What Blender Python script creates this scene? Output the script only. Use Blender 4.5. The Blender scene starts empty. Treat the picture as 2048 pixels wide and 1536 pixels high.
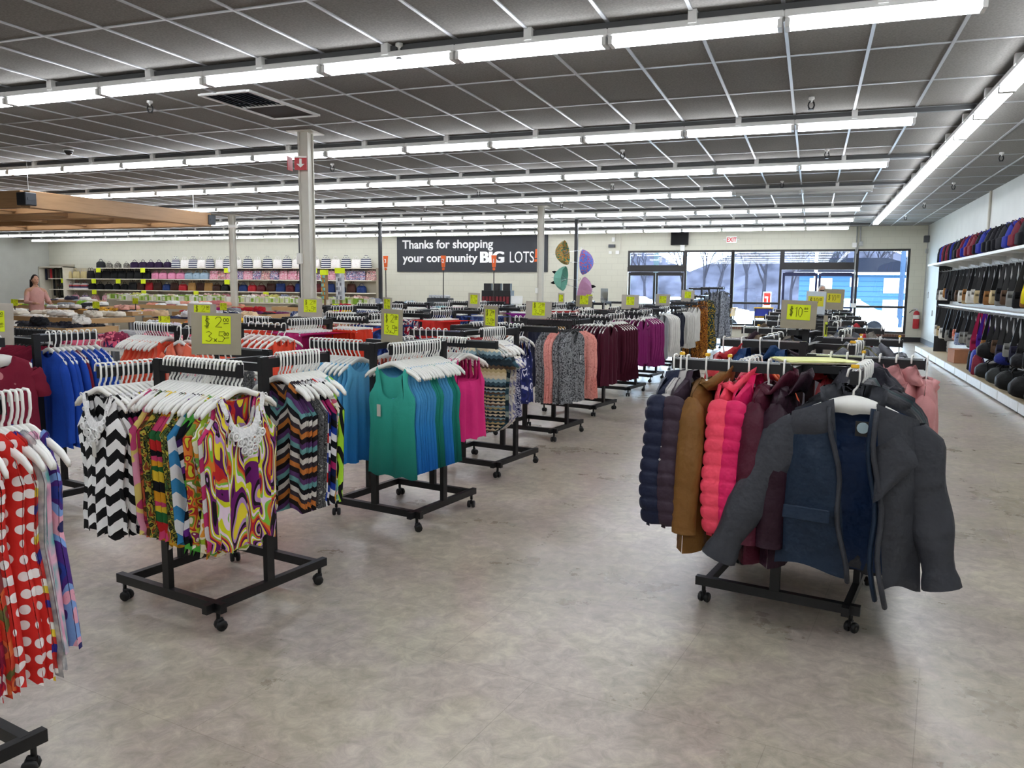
import bpy, math, random
from math import sin, cos, pi, radians, sqrt, atan2
from mathutils import Vector, Matrix
random.seed(7)
SC = bpy.context.scene
COL = SC.collection
# ------------------------------------------------------------------ camera
FPX, YAW, PITCH, ROLL, CAMH = 1598.9, -0.355583, -0.121671, 0.008668, 1.6
fw = Vector((sin(YAW)*cos(PITCH), cos(YAW)*cos(PITCH), sin(PITCH)))
r0 = Vector((cos(YAW), -sin(YAW), 0)); u0 = r0.cross(fw)
rr = r0*cos(ROLL)+u0*sin(ROLL); uu = -r0*sin(ROLL)+u0*cos(ROLL)
cam = bpy.data.objects.new('camera', bpy.data.cameras.new('camera')); COL.objects.link(cam)
cam.data.sensor_width = 36; cam.data.lens = 36*FPX/2048; cam.data.clip_end = 500; cam.data.clip_start = .05
m = Matrix((rr, uu, -fw)).transposed().to_4x4(); m.translation = (0, 0, CAMH); cam.matrix_world = m
SC.camera = cam
# ------------------------------------------------------------------ world, exposure
w = bpy.data.worlds.new('sky'); SC.world = w; w.use_nodes = True
bg = w.node_tree.nodes['Background']; bg.inputs[0].default_value = (.66, .83, 1, 1); bg.inputs[1].default_value = 9.5
SC.view_settings.view_transform = 'Standard'; SC.view_settings.look = 'None'
SC.view_settings.gamma = 1; SC.view_settings.exposure = 0.84
TUBE_STRENGTH = 13.0
sun = bpy.data.objects.new('daylight', bpy.data.lights.new('daylight', 'SUN')); COL.objects.link(sun)
sun.data.energy = 2.0; sun.data.angle = .2; sun.rotation_euler = (radians(35), radians(15), 0)
# ------------------------------------------------------------------ materials
MC = {}
def lin(c):
    return tuple((x/12.92 if x <= .04045 else ((x+.055)/1.055)**2.4) for x in c)
def hexc(h):
    return lin(tuple(int(h[i:i+2], 16)/255 for i in (0, 2, 4)))+(1,)
def newmat(name, rough=.6, metal=0, spec=.5):
    mt = bpy.data.materials.new(name); mt.use_nodes = True
    b = mt.node_tree.nodes['Principled BSDF']
    b.inputs['Roughness'].default_value = rough; b.inputs['Metallic'].default_value = metal
    b.inputs['Specular IOR Level'].default_value = spec
    return mt, mt.node_tree, b
def M(h, rough=.6, metal=0, spec=.5, noise=.06, ns=8):
    """plain paint, plastic or metal with a slight tonal mottle"""
    k = (h, rough, metal, spec, noise, ns)
    if k in MC: return MC[k]
    mt, nt, b = newmat('m_'+h, rough, metal, spec)
    c = hexc(h)
    if noise:
        n = nt.nodes.new('ShaderNodeTexNoise'); n.inputs['Scale'].default_value = ns; n.inputs['Detail'].default_value = 3
        tc = nt.nodes.new('ShaderNodeTexCoord'); nt.links.new(tc.outputs['Object'], n.inputs['Vector'])
        r = nt.nodes.new('ShaderNodeValToRGB')
        r.color_ramp.elements[0].color = tuple(x*(1-noise*2) for x in c[:3])+(1,); r.color_ramp.elements[1].color = tuple(min(1, x*(1+noise)) for x in c[:3])+(1,)
        r.color_ramp.elements[0].position = .3; r.color_ramp.elements[1].position = .7
        nt.links.new(n.outputs[0], r.inputs[0]); nt.links.new(r.outputs[0], b.inputs['Base Color'])
    else: b.inputs['Base Color'].default_value = c
    MC[k] = mt; return mt
def emit(h, s, name='glow'):
    k = ('e', h, s)
    if k in MC: return MC[k]
    mt, nt, b = newmat(name); b.inputs['Base Color'].default_value = hexc(h)
    b.inputs['Emission Color'].default_value = hexc(h); b.inputs['Emission Strength'].default_value = s
    MC[k] = mt; return mt
def glass():
    if 'glass' in MC: return MC['glass']
    mt = bpy.data.materials.new('window_glass'); mt.use_nodes = True; nt = mt.node_tree; nt.nodes.clear()
    o = nt.nodes.new('ShaderNodeOutputMaterial'); t = nt.nodes.new('ShaderNodeBsdfTransparent'); t.inputs[0].default_value = (.93, .97, 1, 1)
    g = nt.nodes.new('ShaderNodeBsdfGlossy'); g.inputs['Roughness'].default_value = .02
    mx = nt.nodes.new('ShaderNodeMixShader'); fr = nt.nodes.new('ShaderNodeFresnel'); fr.inputs[0].default_value = 1.45
    nt.links.new(fr.outputs[0], mx.inputs[0]); nt.links.new(t.outputs[0], mx.inputs[1]); nt.links.new(g.outputs[0], mx.inputs[2]); nt.links.new(mx.outputs[0], o.inputs[0])
    MC['glass'] = mt; return mt
def ramp(nt, cols, const=True):
    r = nt.nodes.new('ShaderNodeValToRGB'); cr = r.color_ramp
    cr.interpolation = 'CONSTANT' if const else 'LINEAR'
    n = len(cols)
    for i, c in enumerate(cols):
        p = i/n if const else i/(n-1)
        e = cr.elements[i] if i < 2 else cr.elements.new(p)
        e.position = p; e.color = hexc(c)
    return r
def mth(nt, op, a, b=None, c=None):
    n = nt.nodes.new('ShaderNodeMath'); n.operation = op
    for i, v in enumerate((a, b, c)):
        if v is None: continue
        if isinstance(v, (int, float)): n.inputs[i].default_value = v
        else: nt.links.new(v, n.inputs[i])
    return n.outputs[0]
def F(kind, cols, s=1.0, rough=.85):
    """fabric: the print belongs to the cloth and is laid out in the garment's own space"""
    k = ('F', kind, tuple(cols), s, rough)
    if k in MC: return MC[k]
    mt, nt, b = newmat('cloth_'+kind, rough, 0, .25)
    L = nt.links
    tc = nt.nodes.new('ShaderNodeTexCoord'); oi = nt.nodes.new('ShaderNodeObjectInfo')
    off = nt.nodes.new('ShaderNodeVectorMath'); off.operation = 'ADD'
    cx = nt.nodes.new('ShaderNodeCombineXYZ'); L.new(mth(nt, 'MULTIPLY', oi.outputs['Random'], 3.0), cx.inputs[1])
    if kind in ('swirl', 'floral', 'tiedye', 'camo', 'stain'): L.new(mth(nt, 'MULTIPLY', oi.outputs['Random'], 5.0), cx.inputs[0])
    L.new(tc.outputs['Object'], off.inputs[0]); L.new(cx.outputs[0], off.inputs[1])
    sp = nt.nodes.new('ShaderNodeSeparateXYZ'); L.new(tc.outputs['Object'], sp.inputs[0])
    X, Y, Z = sp.outputs
    out = None
    if kind == 'plain':
        n = nt.nodes.new('ShaderNodeTexNoise'); n.inputs['Scale'].default_value = 9.5; L.new(off.outputs[0], n.inputs[0])
        r = nt.nodes.new('ShaderNodeValToRGB'); c = hexc(cols[0])
        r.color_ramp.elements[0].color = tuple(x*.86 for x in c[:3])+(1,); r.color_ramp.elements[1].color = tuple(min(1, x*1.1) for x in c[:3])+(1,)
        L.new(n.outputs[0], r.inputs[0]); out = r.outputs[0]
    elif kind == 'chevron':
        zig = mth(nt, 'ABSOLUTE', mth(nt, 'SUBTRACT', mth(nt, 'FRACT', mth(nt, 'MULTIPLY', X, 9*s)), .5))
        v = mth(nt, 'FRACT', mth(nt, 'ADD', mth(nt, 'MULTIPLY', Z, 9*s), mth(nt, 'MULTIPLY', zig, .9)))
        r = ramp(nt, cols); L.new(v, r.inputs[0]); out = r.outputs[0]
    elif kind == 'stripe':
        v = mth(nt, 'FRACT', mth(nt, 'MULTIPLY', Z, 10*s)); r = ramp(nt, cols); L.new(v, r.inputs[0]); out = r.outputs[0]
    elif kind == 'bands':
        zig = mth(nt, 'ABSOLUTE', mth(nt, 'SUBTRACT', mth(nt, 'FRACT', mth(nt, 'MULTIPLY', X, 14*s)), .5))
        v0 = mth(nt, 'MULTIPLY', Z, 22*s)
        v = mth(nt, 'FRACT', mth(nt, 'ADD', mth(nt, 'MULTIPLY', mth(nt, 'FLOOR', v0), .371), mth(nt, 'MULTIPLY', mth(nt, 'GREATER_THAN', mth(nt, 'SUBTRACT', mth(nt, 'FRACT', v0), zig), .28), .43)))
        r = ramp(nt, cols); L.new(v, r.inputs[0]); out = r.outputs[0]
    elif kind == 'dots':
        vo = nt.nodes.new('ShaderNodeTexVoronoi'); vo.inputs['Randomness'].default_value = .25; vo.inputs['Scale'].default_value = 17*s
        cb = nt.nodes.new('ShaderNodeCombineXYZ'); L.new(X, cb.inputs[0]); L.new(Z, cb.inputs[1])
        L.new(cb.outputs[0], vo.inputs['Vector']); vo.voronoi_dimensions = '2D'
        r = ramp(nt, [cols[1], cols[0]]); r.color_ramp.elements[1].position = .3
        L.new(vo.outputs['Distance'], r.inputs[0]); out = r.outputs[0]
    elif kind in ('swirl', 'tiedye', 'camo', 'stain', 'floral', 'heather', 'paisley'):
        n = nt.nodes.new('ShaderNodeTexNoise'); L.new(off.outputs[0], n.inputs[0])
        if kind == 'swirl':
            mpp = nt.nodes.new('ShaderNodeMapping'); mpp.inputs['Scale'].default_value = (1.15, 1, .42); L.new(off.outputs[0], mpp.inputs[0]); L.new(mpp.outputs[0], n.inputs[0])
        n.inputs['Scale'].default_value = {'swirl': 5, 'tiedye': 7, 'camo': 14, 'stain': 5, 'floral': 22, 'heather': 90, 'paisley': 30}[kind]*s
        n.inputs['Detail'].default_value = {'swirl': 0, 'heather': 2, 'floral': 1}.get(kind, 2)
        n.inputs['Distortion'].default_value = {'swirl': 1.2, 'paisley': 2}.get(kind, .3)
        v = n.outputs[0]
        if kind == 'swirl': v = mth(nt, 'FRACT', mth(nt, 'MULTIPLY', v, 3.3))
        elif kind in ('stain', 'heather'): v = mth(nt, 'ADD', mth(nt, 'MULTIPLY', mth(nt, 'SUBTRACT', v, .5), 2.4), .5)
        elif kind != 'tiedye': v = mth(nt, 'FRACT', mth(nt, 'MULTIPLY', v, 2.6))
        else: v = mth(nt, 'ADD', mth(nt, 'MULTIPLY', mth(nt, 'SUBTRACT', v, .5), 2.2), .5)
        r = ramp(nt, cols, kind not in ('tiedye', 'heather')); L.new(v, r.inputs[0]); out = r.outputs[0]
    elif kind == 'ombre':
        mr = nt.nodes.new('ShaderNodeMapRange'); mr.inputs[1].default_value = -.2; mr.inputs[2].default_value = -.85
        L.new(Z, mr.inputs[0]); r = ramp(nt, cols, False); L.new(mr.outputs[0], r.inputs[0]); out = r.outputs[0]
    L.new(out, b.inputs['Base Color'])
    bn = nt.nodes.new('ShaderNodeTexNoise'); bn.inputs['Scale'].default_value = 9 if rough > .7 else 6; bn.inputs['Detail'].default_value = 4
    L.new(off.outputs[0], bn.inputs[0]); bp = nt.nodes.new('ShaderNodeBump'); bp.inputs['Strength'].default_value = .35 if rough > .7 else .75; bp.inputs['Distance'].default_value = .03 if rough > .7 else .05
    L.new(bn.outputs[0], bp.inputs['Height']); L.new(bp.outputs[0], b.inputs['Normal'])
    MC[k] = mt; return mt
P = lambda h, rough=.85: F('plain', [h], 1.0, rough)
BLACK = M('0b0c0f', .45, 0, .5, .1); CHROME = M('c8ccd2', .22, 1, .5, 0); WHITEPL = M('f4f3ec', .35, 0, .5, 0)
# ------------------------------------------------------------------ mesh building
class MB:
    def __init__(s): s.v = []; s.f = []; s.m = []; s.mi = 0
    def add(s, vs, fs):
        o = len(s.v); s.v += [tuple(x) for x in vs]; s.f += [tuple(i+o for i in f) for f in fs]; s.m += [s.mi]*len(fs); return s
    def box(s, c, d, rz=0, rx=0, ry=0, ch=0):
        R = Matrix.Rotation(rz, 3, 'Z') @ Matrix.Rotation(ry, 3, 'Y') @ Matrix.Rotation(rx, 3, 'X'); c = Vector(c)
        vs = []
        if ch:
            ch = min(ch, min(d)*.45)
            for sx in (-1, 1):
                for sy in (-1, 1):
                    for sz in (-1, 1):
                        for k in range(3):
                            p = [sx*d[0]/2, sy*d[1]/2, sz*d[2]/2]
                            for q in range(3):
                                if q != k: p[q] -= (sx, sy, sz)[q]*ch
                            vs.append(c+R @ Vector(p))
            I = lambda a, b, e, k: ((a*2+b)*2+e)*3+k
            fs = []
            for k in range(3):
                a, b = [q for q in range(3) if q != k]
                for sg in (0, 1):
                    l = []
                    for p, q in ((0, 0), (1, 0), (1, 1), (0, 1)):
                        t = [0, 0, 0]; t[k] = sg; t[a] = p; t[b] = q; l.append(I(*t, k))
                    fs.append(l)
            for k in range(3):
                a, b = [q for q in range(3) if q != k]
                for p in (0, 1):
                    for q in (0, 1):
                        t0 = [0]*3; t0[a] = p; t0[b] = q; t1 = list(t0); t1[k] = 1
                        fs.append([I(*t0, a), I(*t1, a), I(*t1, b), I(*t0, b)])
            for a in (0, 1):
                for b in (0, 1):
                    for e in (0, 1): fs.append([I(a, b, e, 0), I(a, b, e, 1), I(a, b, e, 2)])
            return s.add(vs, fs)
        for x in (-.5, .5):
            for y in (-.5, .5):
                for z in (-.5, .5): vs.append(c+R @ Vector((x*d[0], y*d[1], z*d[2])))
        return s.add(vs, [(0, 1, 3, 2), (4, 6, 7, 5), (0, 4, 5, 1), (2, 3, 7, 6), (0, 2, 6, 4), (1, 5, 7, 3)])
    def tube(s, pts, r, n=6, cap=True, flat=None, closed=False):
        pts = [Vector(p) for p in pts]; rings = []; k = len(pts)
        prev = None
        for i, p in enumerate(pts):
            a = pts[i-1] if (i > 0 or closed) else pts[i]; b = pts[(i+1) % k] if (i < k-1 or closed) else pts[i]
            t = (b-a).normalized()
            if prev is None:
                up = Vector((0, 0, 1)) if abs(t.z) < .9 else Vector((0, 1, 0))
                e1 = t.cross(up).normalized()
            else: e1 = (prev-t*prev.dot(t)).normalized()
            prev = e1; e2 = t.cross(e1)
            rad = r[i] if isinstance(r, (list, tuple)) else r
            ra, rb = (rad, rad) if flat is None else (rad*flat[0], rad*flat[1])
            rings.append([p+e1*ra*cos(2*pi*j/n)+e2*rb*sin(2*pi*j/n) for j in range(n)])
        return s.loft(rings, cap, closed)
    def loft(s, rings, cap=True, closed=False):
        n = len(rings[0]); vs = [p for r in rings for p in r]; fs = []
        R = len(rings)
        for i in range(R if closed else R-1):
            for j in range(n):
                a = i*n+j; b = i*n+(j+1) % n; c = ((i+1) % R)*n; fs.append((a, b, c+(j+1) % n, c+j))
        if cap and not closed: fs += [tuple(range(n))[::-1], tuple((R-1)*n+j for j in range(n))]
        return s.add(vs, fs)
    def lathe(s, prof, n=12, c=(0, 0, 0), axis='z'):
        rings = []
        for r, z in prof:
            ring = []
            for j in range(n):
                a = 2*pi*j/n; p = (r*cos(a), r*sin(a), z)
                if axis == 'x': p = (z, p[0], p[1])
                if axis == 'y': p = (p[0], z, p[1])
                ring.append((p[0]+c[0], p[1]+c[1], p[2]+c[2]))
            rings.append(ring)
        return s.loft(rings)
    def grid(s, rows):
        n = len(rows[0]); vs = [p for r in rows for p in r]
        return s.add(vs, [(i*n+j, i*n+j+1, (i+1)*n+j+1, (i+1)*n+j) for i in range(len(rows)-1) for j in range(n-1)])
    def quad(s, *p): return s.add(p, [tuple(range(len(p)))])
    def mesh(s, name, mats, smooth=False):
        me = bpy.data.meshes.new(name); me.from_pydata(s.v, [], s.f)
        for x in (mats if isinstance(mats, (list, tuple)) else [mats]): me.materials.append(x)
        me.polygons.foreach_set('material_index', s.m)
        if smooth: me.polygons.foreach_set('use_smooth', [True]*len(s.f))
        me.update(); return me
    def build(s, name, mats, parent=None, smooth=False, loc=(0, 0, 0), rz=0): return put(s.mesh(name, mats, smooth), name, parent, loc, rz)
def put(me, name, parent=None, loc=(0, 0, 0), rz=0, rot=None, mat=None):
    o = bpy.data.objects.new(name, me); COL.objects.link(o); o.parent = parent
    o.location = loc; o.rotation_euler = rot or (0, 0, rz)
    if mat is not None:
        for i, x in enumerate(mat if isinstance(mat, (list, tuple)) else [mat]):
            o.material_slots[i].link = 'OBJECT'; o.material_slots[i].material = x
    return o
def empty(name, loc=(0, 0, 0), rz=0, label=None, cat=None, group=None):
    o = put(None, name, None, loc, rz); o.empty_display_size = .1
    if label: tag(o, label, cat, group)
    return o
def tag(o, label, cat, group=None, kind=None):
    if label: o['label'] = label
    if cat: o['category'] = cat
    if group: o['group'] = group
    if kind: o['kind'] = kind
    return o
def struct(o): o['kind'] = 'structure'; return o
def txt(body, size, mat, parent, loc, rot, name='lettering', ext=.004, off=0, sx=1, align='CENTER', spacing=1):
    c = bpy.data.curves.new(name, 'FONT'); c.body = body; c.size = size; c.extrude = ext; c.offset = off; c.align_x = align; c.space_character = spacing
    c.materials.append(mat); t_ = bpy.data.objects.new(name+'_curve', c); COL.objects.link(t_)
    me = bpy.data.meshes.new_from_object(t_, depsgraph=bpy.context.evaluated_depsgraph_get()); bpy.data.objects.remove(t_); bpy.data.curves.remove(c)
    o = bpy.data.objects.new(name, me); COL.objects.link(o); o.parent = parent
    o.location = loc; o.rotation_euler = rot; o.scale = (sx, 1, 1); return o
ORD = ['first', 'second', 'third', 'fourth', 'fifth', 'sixth', 'seventh', 'eighth', 'ninth', 'tenth', 'eleventh', 'twelfth']
# ------------------------------------------------------------------ the room
XW, YW, XL, YB, ZC = 3.2, 27.3, -32.8, -7.0, 3.53
def floor_mat():
    mt, nt, b = newmat('vinyl_floor', .3, 0, .5); L = nt.links
    tc = nt.nodes.new('ShaderNodeTexCoord')
    n1 = nt.nodes.new('ShaderNodeTexNoise'); n1.inputs['Scale'].default_value = 1.1; n1.inputs['Detail'].default_value = 8; n1.inputs['Roughness'].default_value = .68
    n2 = nt.nodes.new('ShaderNodeTexNoise'); n2.inputs['Scale'].default_value = 13; n2.inputs['Detail'].default_value = 8; n2.inputs['Distortion'].default_value = .6; n2.inputs['Roughness'].default_value = .7
    for n in (n1, n2): L.new(tc.outputs['Object'], n.inputs[0])
    mx = mth(nt, 'ADD', mth(nt, 'MULTIPLY', n1.outputs[0], .45), mth(nt, 'MULTIPLY', n2.outputs[0], .55))
    r = nt.nodes.new('ShaderNodeValToRGB'); cr = r.color_ramp
    cr.elements[0].position = .38; cr.elements[0].color = hexc('9b9385'); cr.elements[1].position = .62; cr.elements[1].color = hexc('cfc7b7')
    e = cr.elements.new(.5); e.color = hexc('b5ac9f'); L.new(mx, r.inputs[0])
    br = nt.nodes.new('ShaderNodeTexBrick'); br.offset = .5; br.inputs['Scale'].default_value = 1; br.inputs['Brick Width'].default_value = .92; br.inputs['Row Height'].default_value = .92
    br.inputs['Mortar Size'].default_value = .0016; br.inputs['Color1'].default_value = (1, 1, 1, 1); br.inputs['Color2'].default_value = (.93, .93, .94, 1); br.inputs['Mortar'].default_value = (.72, .7, .68, 1)
    mp = nt.nodes.new('ShaderNodeMapping'); mp.inputs['Rotation'].default_value = (0, 0, radians(8)); L.new(tc.outputs['Object'], mp.inputs[0]); L.new(mp.outputs[0], br.inputs[0])
    ml = nt.nodes.new('ShaderNodeMix'); ml.data_type = 'RGBA'; ml.blend_type = 'MULTIPLY'; ml.inputs[0].default_value = .9
    L.new(r.outputs[0], ml.inputs[6]); L.new(br.outputs[0], ml.inputs[7])
    # scuffs
    n3 = nt.nodes.new('ShaderNodeTexNoise'); n3.inputs['Scale'].default_value = 2.3; n3.inputs['Detail'].default_value = 9; L.new(tc.outputs['Object'], n3.inputs[0])
    m2 = nt.nodes.new('ShaderNodeMix'); m2.data_type = 'RGBA'; m2.inputs[7].default_value = hexc('5b544d')
    L.new(mth(nt, 'MULTIPLY', mth(nt, 'GREATER_THAN', n3.outputs[0], .75), .3), m2.inputs[0]); L.new(ml.outputs[2], m2.inputs[6])
    n4 = nt.nodes.new('ShaderNodeTexNoise'); n4.inputs['Scale'].default_value = 2.2; n4.inputs['Detail'].default_value = 7; n4.inputs['Distortion'].default_value = 1; L.new(tc.outputs['Object'], n4.inputs[0])
    r4 = nt.nodes.new('ShaderNodeValToRGB'); r4.color_ramp.elements[0].position = .44; r4.color_ramp.elements[1].position = .56; r4.color_ramp.elements[0].color = (1, .99, .93, 1); r4.color_ramp.elements[1].color = (.98, .94, .95, 1); L.new(n4.outputs[0], r4.inputs[0])
    m4 = nt.nodes.new('ShaderNodeMix'); m4.data_type = 'RGBA'; m4.blend_type = 'MULTIPLY'; m4.inputs[0].default_value = 1; L.new(m2.outputs[2], m4.inputs[6]); L.new(r4.outputs[0], m4.inputs[7])
    L.new(m4.outputs[2], b.inputs['Base Color'])
    rg = nt.nodes.new('ShaderNodeMapRange'); rg.inputs[3].default_value = .25; rg.inputs[4].default_value = .31; L.new(n1.outputs[0], rg.inputs[0]); L.new(rg.outputs[0], b.inputs['Roughness'])
    bp = nt.nodes.new('ShaderNodeBump'); bp.inputs['Strength'].default_value = .08; bp.inputs['Distance'].default_value = .01; L.new(n2.outputs[0], bp.inputs['Height']); L.new(bp.outputs[0], b.inputs['Normal'])
    return mt
def block_mat(h, name):
    mt, nt, b = newmat(name, .55, 0, .3); L = nt.links
    tc = nt.nodes.new('ShaderNodeTexCoord'); sp = nt.nodes.new('ShaderNodeSeparateXYZ'); L.new(tc.outputs['Object'], sp.inputs[0])
    cb = nt.nodes.new('ShaderNodeCombineXYZ'); L.new(mth(nt, 'ADD', sp.outputs[0], sp.outputs[1]), cb.inputs[0]); L.new(sp.outputs[2], cb.inputs[1])
    br = nt.nodes.new('ShaderNodeTexBrick'); br.inputs['Scale'].default_value = 1; br.inputs['Brick Width'].default_value = .4; br.inputs['Row Height'].default_value = .2; br.inputs['Mortar Size'].default_value = .005
    c = hexc(h); br.inputs['Color1'].default_value = c; br.inputs['Color2'].default_value = tuple(x*.97 for x in c[:3])+(1,); br.inputs['Mortar'].default_value = tuple(x*.86 for x in c[:3])+(1,)
    L.new(cb.outputs[0], br.inputs[0]); L.new(br.outputs[0], b.inputs['Base Color'])
    return mt
def ceil_mat():
    mt, nt, b = newmat('ceiling_tile', .9, 0, .1); L = nt.links
    tc = nt.nodes.new('ShaderNodeTexCoord'); n = nt.nodes.new('ShaderNodeTexNoise'); n.inputs['Scale'].default_value = 60; n.inputs['Detail'].default_value = 3; L.new(tc.outputs['Object'], n.inputs[0])
    n2 = nt.nodes.new('ShaderNodeTexNoise'); n2.inputs['Scale'].default_value = .5; L.new(tc.outputs['Object'], n2.inputs[0])
    r = nt.nodes.new('ShaderNodeValToRGB'); r.color_ramp.elements[0].position = .3; r.color_ramp.elements[1].position = .7
    r.color_ramp.elements[0].color = hexc('75726e'); r.color_ramp.elements[1].color = hexc('93908b')
    L.new(mth(nt, 'ADD', mth(nt, 'MULTIPLY', n.outputs[0], .6), mth(nt, 'MULTIPLY', n2.outputs[0], .4)), r.inputs[0]); L.new(r.outputs[0], b.inputs['Base Color'])
    bp = nt.nodes.new('ShaderNodeBump'); bp.inputs['Strength'].default_value = .4; bp.inputs['Distance'].default_value = .004; L.new(n.outputs[0], bp.inputs['Height']); L.new(bp.outputs[0], b.inputs['Normal'])
    return mt
CREAM = block_mat('d0cebe', 'painted_block_wall')
CREAM2 = M('c9cbc4', .5, 0, .3, .03, 2)
def wallbox(name, x0, x1, y0, y1, z0, z1, mat):
    o = MB().box(((x0+x1)/2, (y0+y1)/2, (z0+z1)/2), (x1-x0, y1-y0, z1-z0)).build(name, mat); return struct(o)
wallbox('floor', XL-.2, XW+.2, YB-.2, YW+.2, -.2, 0, floor_mat())
wallbox('ceiling', XL-.2, XW+.2, YB-.2, YW+.2, ZC, ZC+.15, ceil_mat())
wallbox('wall_right', XW, XW+.2, YB, YW, 0, ZC, CREAM2)
wallbox('wall_left', XL-.2, XL, YB, YW, 0, ZC, CREAM2)
wallbox('wall_front', XL, XW, YB-.2, YB, 0, ZC, CREAM2)
wx0, wx1, wzt = -5.95, 2.76, 2.84
b_ = MB()
b_.box(((XL+wx0)/2, YW+.1, ZC/2), (wx0-XL, .2, ZC)); b_.box(((XW+wx1)/2, YW+.1, ZC/2), (XW-wx1, .2, ZC))
b_.box(((wx0+wx1)/2, YW+.1, (wzt+ZC)/2), (wx1-wx0, .2, ZC-wzt))
b_.box(((-4.03-.94)/2, YW+.1, .12), (3.09, .2, .24)); b_.box(((1.25+2.76)/2, YW+.1, .12), (1.51, .2, .24))
struct(b_.build('wall_back', CREAM))
g_ = MB()
for k in range(-50, 6):
    x = .94+k*.61
    if XL < x < XW: g_.box((x, (YB+YW)/2, ZC-.004), (.026, YW-YB, .012))
for k in range(-11, 18):
    y = 6.1+k*1.2192
    if YB < y < YW: g_.box(((XL+XW)/2, y, ZC-.003), (XW-XL, .024, .01))
struct(g_.build('ceiling_grid', M('b4b6b8', .4, .2, .5, 0)))
wallbox('baseboard_back', 1.25, XW, YW-.02, YW, 0, .15, M('15151a', .4))
wallbox('baseboard_right', XW-.015, XW, YB, YW-.02, 0, .15, M('6d7276', .5))
wallbox('trim_1', wx0, XL+.1, YW-.015, YW, 0, .12, M('25252a', .4)) if 0 else None
# ------------------------------------------------------------------ windows and doors of the back wall
FR = M('2c2a29', .4, .3, .5, 0); FRB = M('20244a', .4, .3, .5, 0); BRICKY = M('6b4a3e', .8)
def win(name, x0, x1, z0, z1, rails=(), mull=(), fr=FR, y=YW+.08, t=.07):
    e = empty(name); struct(e); f = MB()
    for x in (x0+t/2, x1-t/2)+tuple(mull): f.box((x, y, (z0+z1)/2), (t, .1, z1-z0))
    for z in (z0+t/2, z1-t/2)+tuple(rails): f.box(((x0+x1)/2, y, z), (x1-x0-2*t, .096, t))
    f.build('window_frame', fr, e); MB().box(((x0+x1)/2, y, (z0+z1)/2), (x1-x0-2*t, .008, z1-z0-2*t)).build('glass', glass(), e); return e
win('window_1', -4.03, -2.46, .37, 2.84, (1.12,)); win('window_2', -2.49, -.94, .37, 2.84, (1.12,))
win('window_3', 1.25, 2.76, .24, 2.84, (1.06,)); win('window_4', -5.95, -4.03, 2.28, 2.84)
w5 = win('window_5', -.94, 1.25, 2.36, 2.84)
hb = MB().box((-.155+.31, YW+.06, 2.3), (2.19, .16, .2)).build('door_header', FR, w5)
hb = MB().box((-4.99, YW+.06, 2.21), (1.92, .16, .16)).build('door_header', FR, bpy.data.objects['window_4'])
gm = M('4a5258', .5, 0, .5, 0)
txt('Welcome to Your', .19, gm, w5, (.155, YW+.09, 2.62), (radians(90), 0, pi), 'lettering', .002, .002)
txt('Community Big Lots!', .19, gm, w5, (.155, YW+.09, 2.43), (radians(90), 0, pi), 'lettering', .002, .002)
def door(name, x0, x1, fr, ang=0, hinge=None):
    e = empty(name, (hinge if hinge is not None else x0, YW+.08, 0), ang); struct(e); o = e.location.x; f = MB(); a, b = x0-o, x1-o
    for x in (a+.035, b-.035): f.box((x, 0, 1.06), (.07, .05, 2.08))
    for z in (.1, 2.06): f.box(((a+b)/2, 0, z), (b-a-.14, .048, .12))
    f.build('door_frame', fr, e); MB().box(((a+b)/2, 0, 1.08), (b-a-.14, .008, 1.84)).build('glass', glass(), e)
    MB().box(((a+b)/2, -.05, 1.02), (b-a-.1, .03, .05)).build('push_bar', fr, e); return e
door('door_1', -5.93, -5.0, FR); door('door_2', -4.98, -4.05, FR)
door('door_3', -.9, .15, FRB); door('door_4', .18, 1.22, FRB)
for i, (a, b) in enumerate(((-4.03, -.94), (1.25, 2.76))):
    s = MB()
    n = int((b-a)/.075)
    for k in range(n): s.box((a+(k+.5)*(b-a)/n, YW-.01, .3 if i == 0 else .19), ((b-a)/n-.008, .1, .08))
    struct(s.build('trim_%d' % (i+1), BRICKY))
    if i == 0: struct(MB().box(((a+b)/2, YW+.1, .3), (b-a, .19, .12)).build('trim_4', CREAM))
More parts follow.
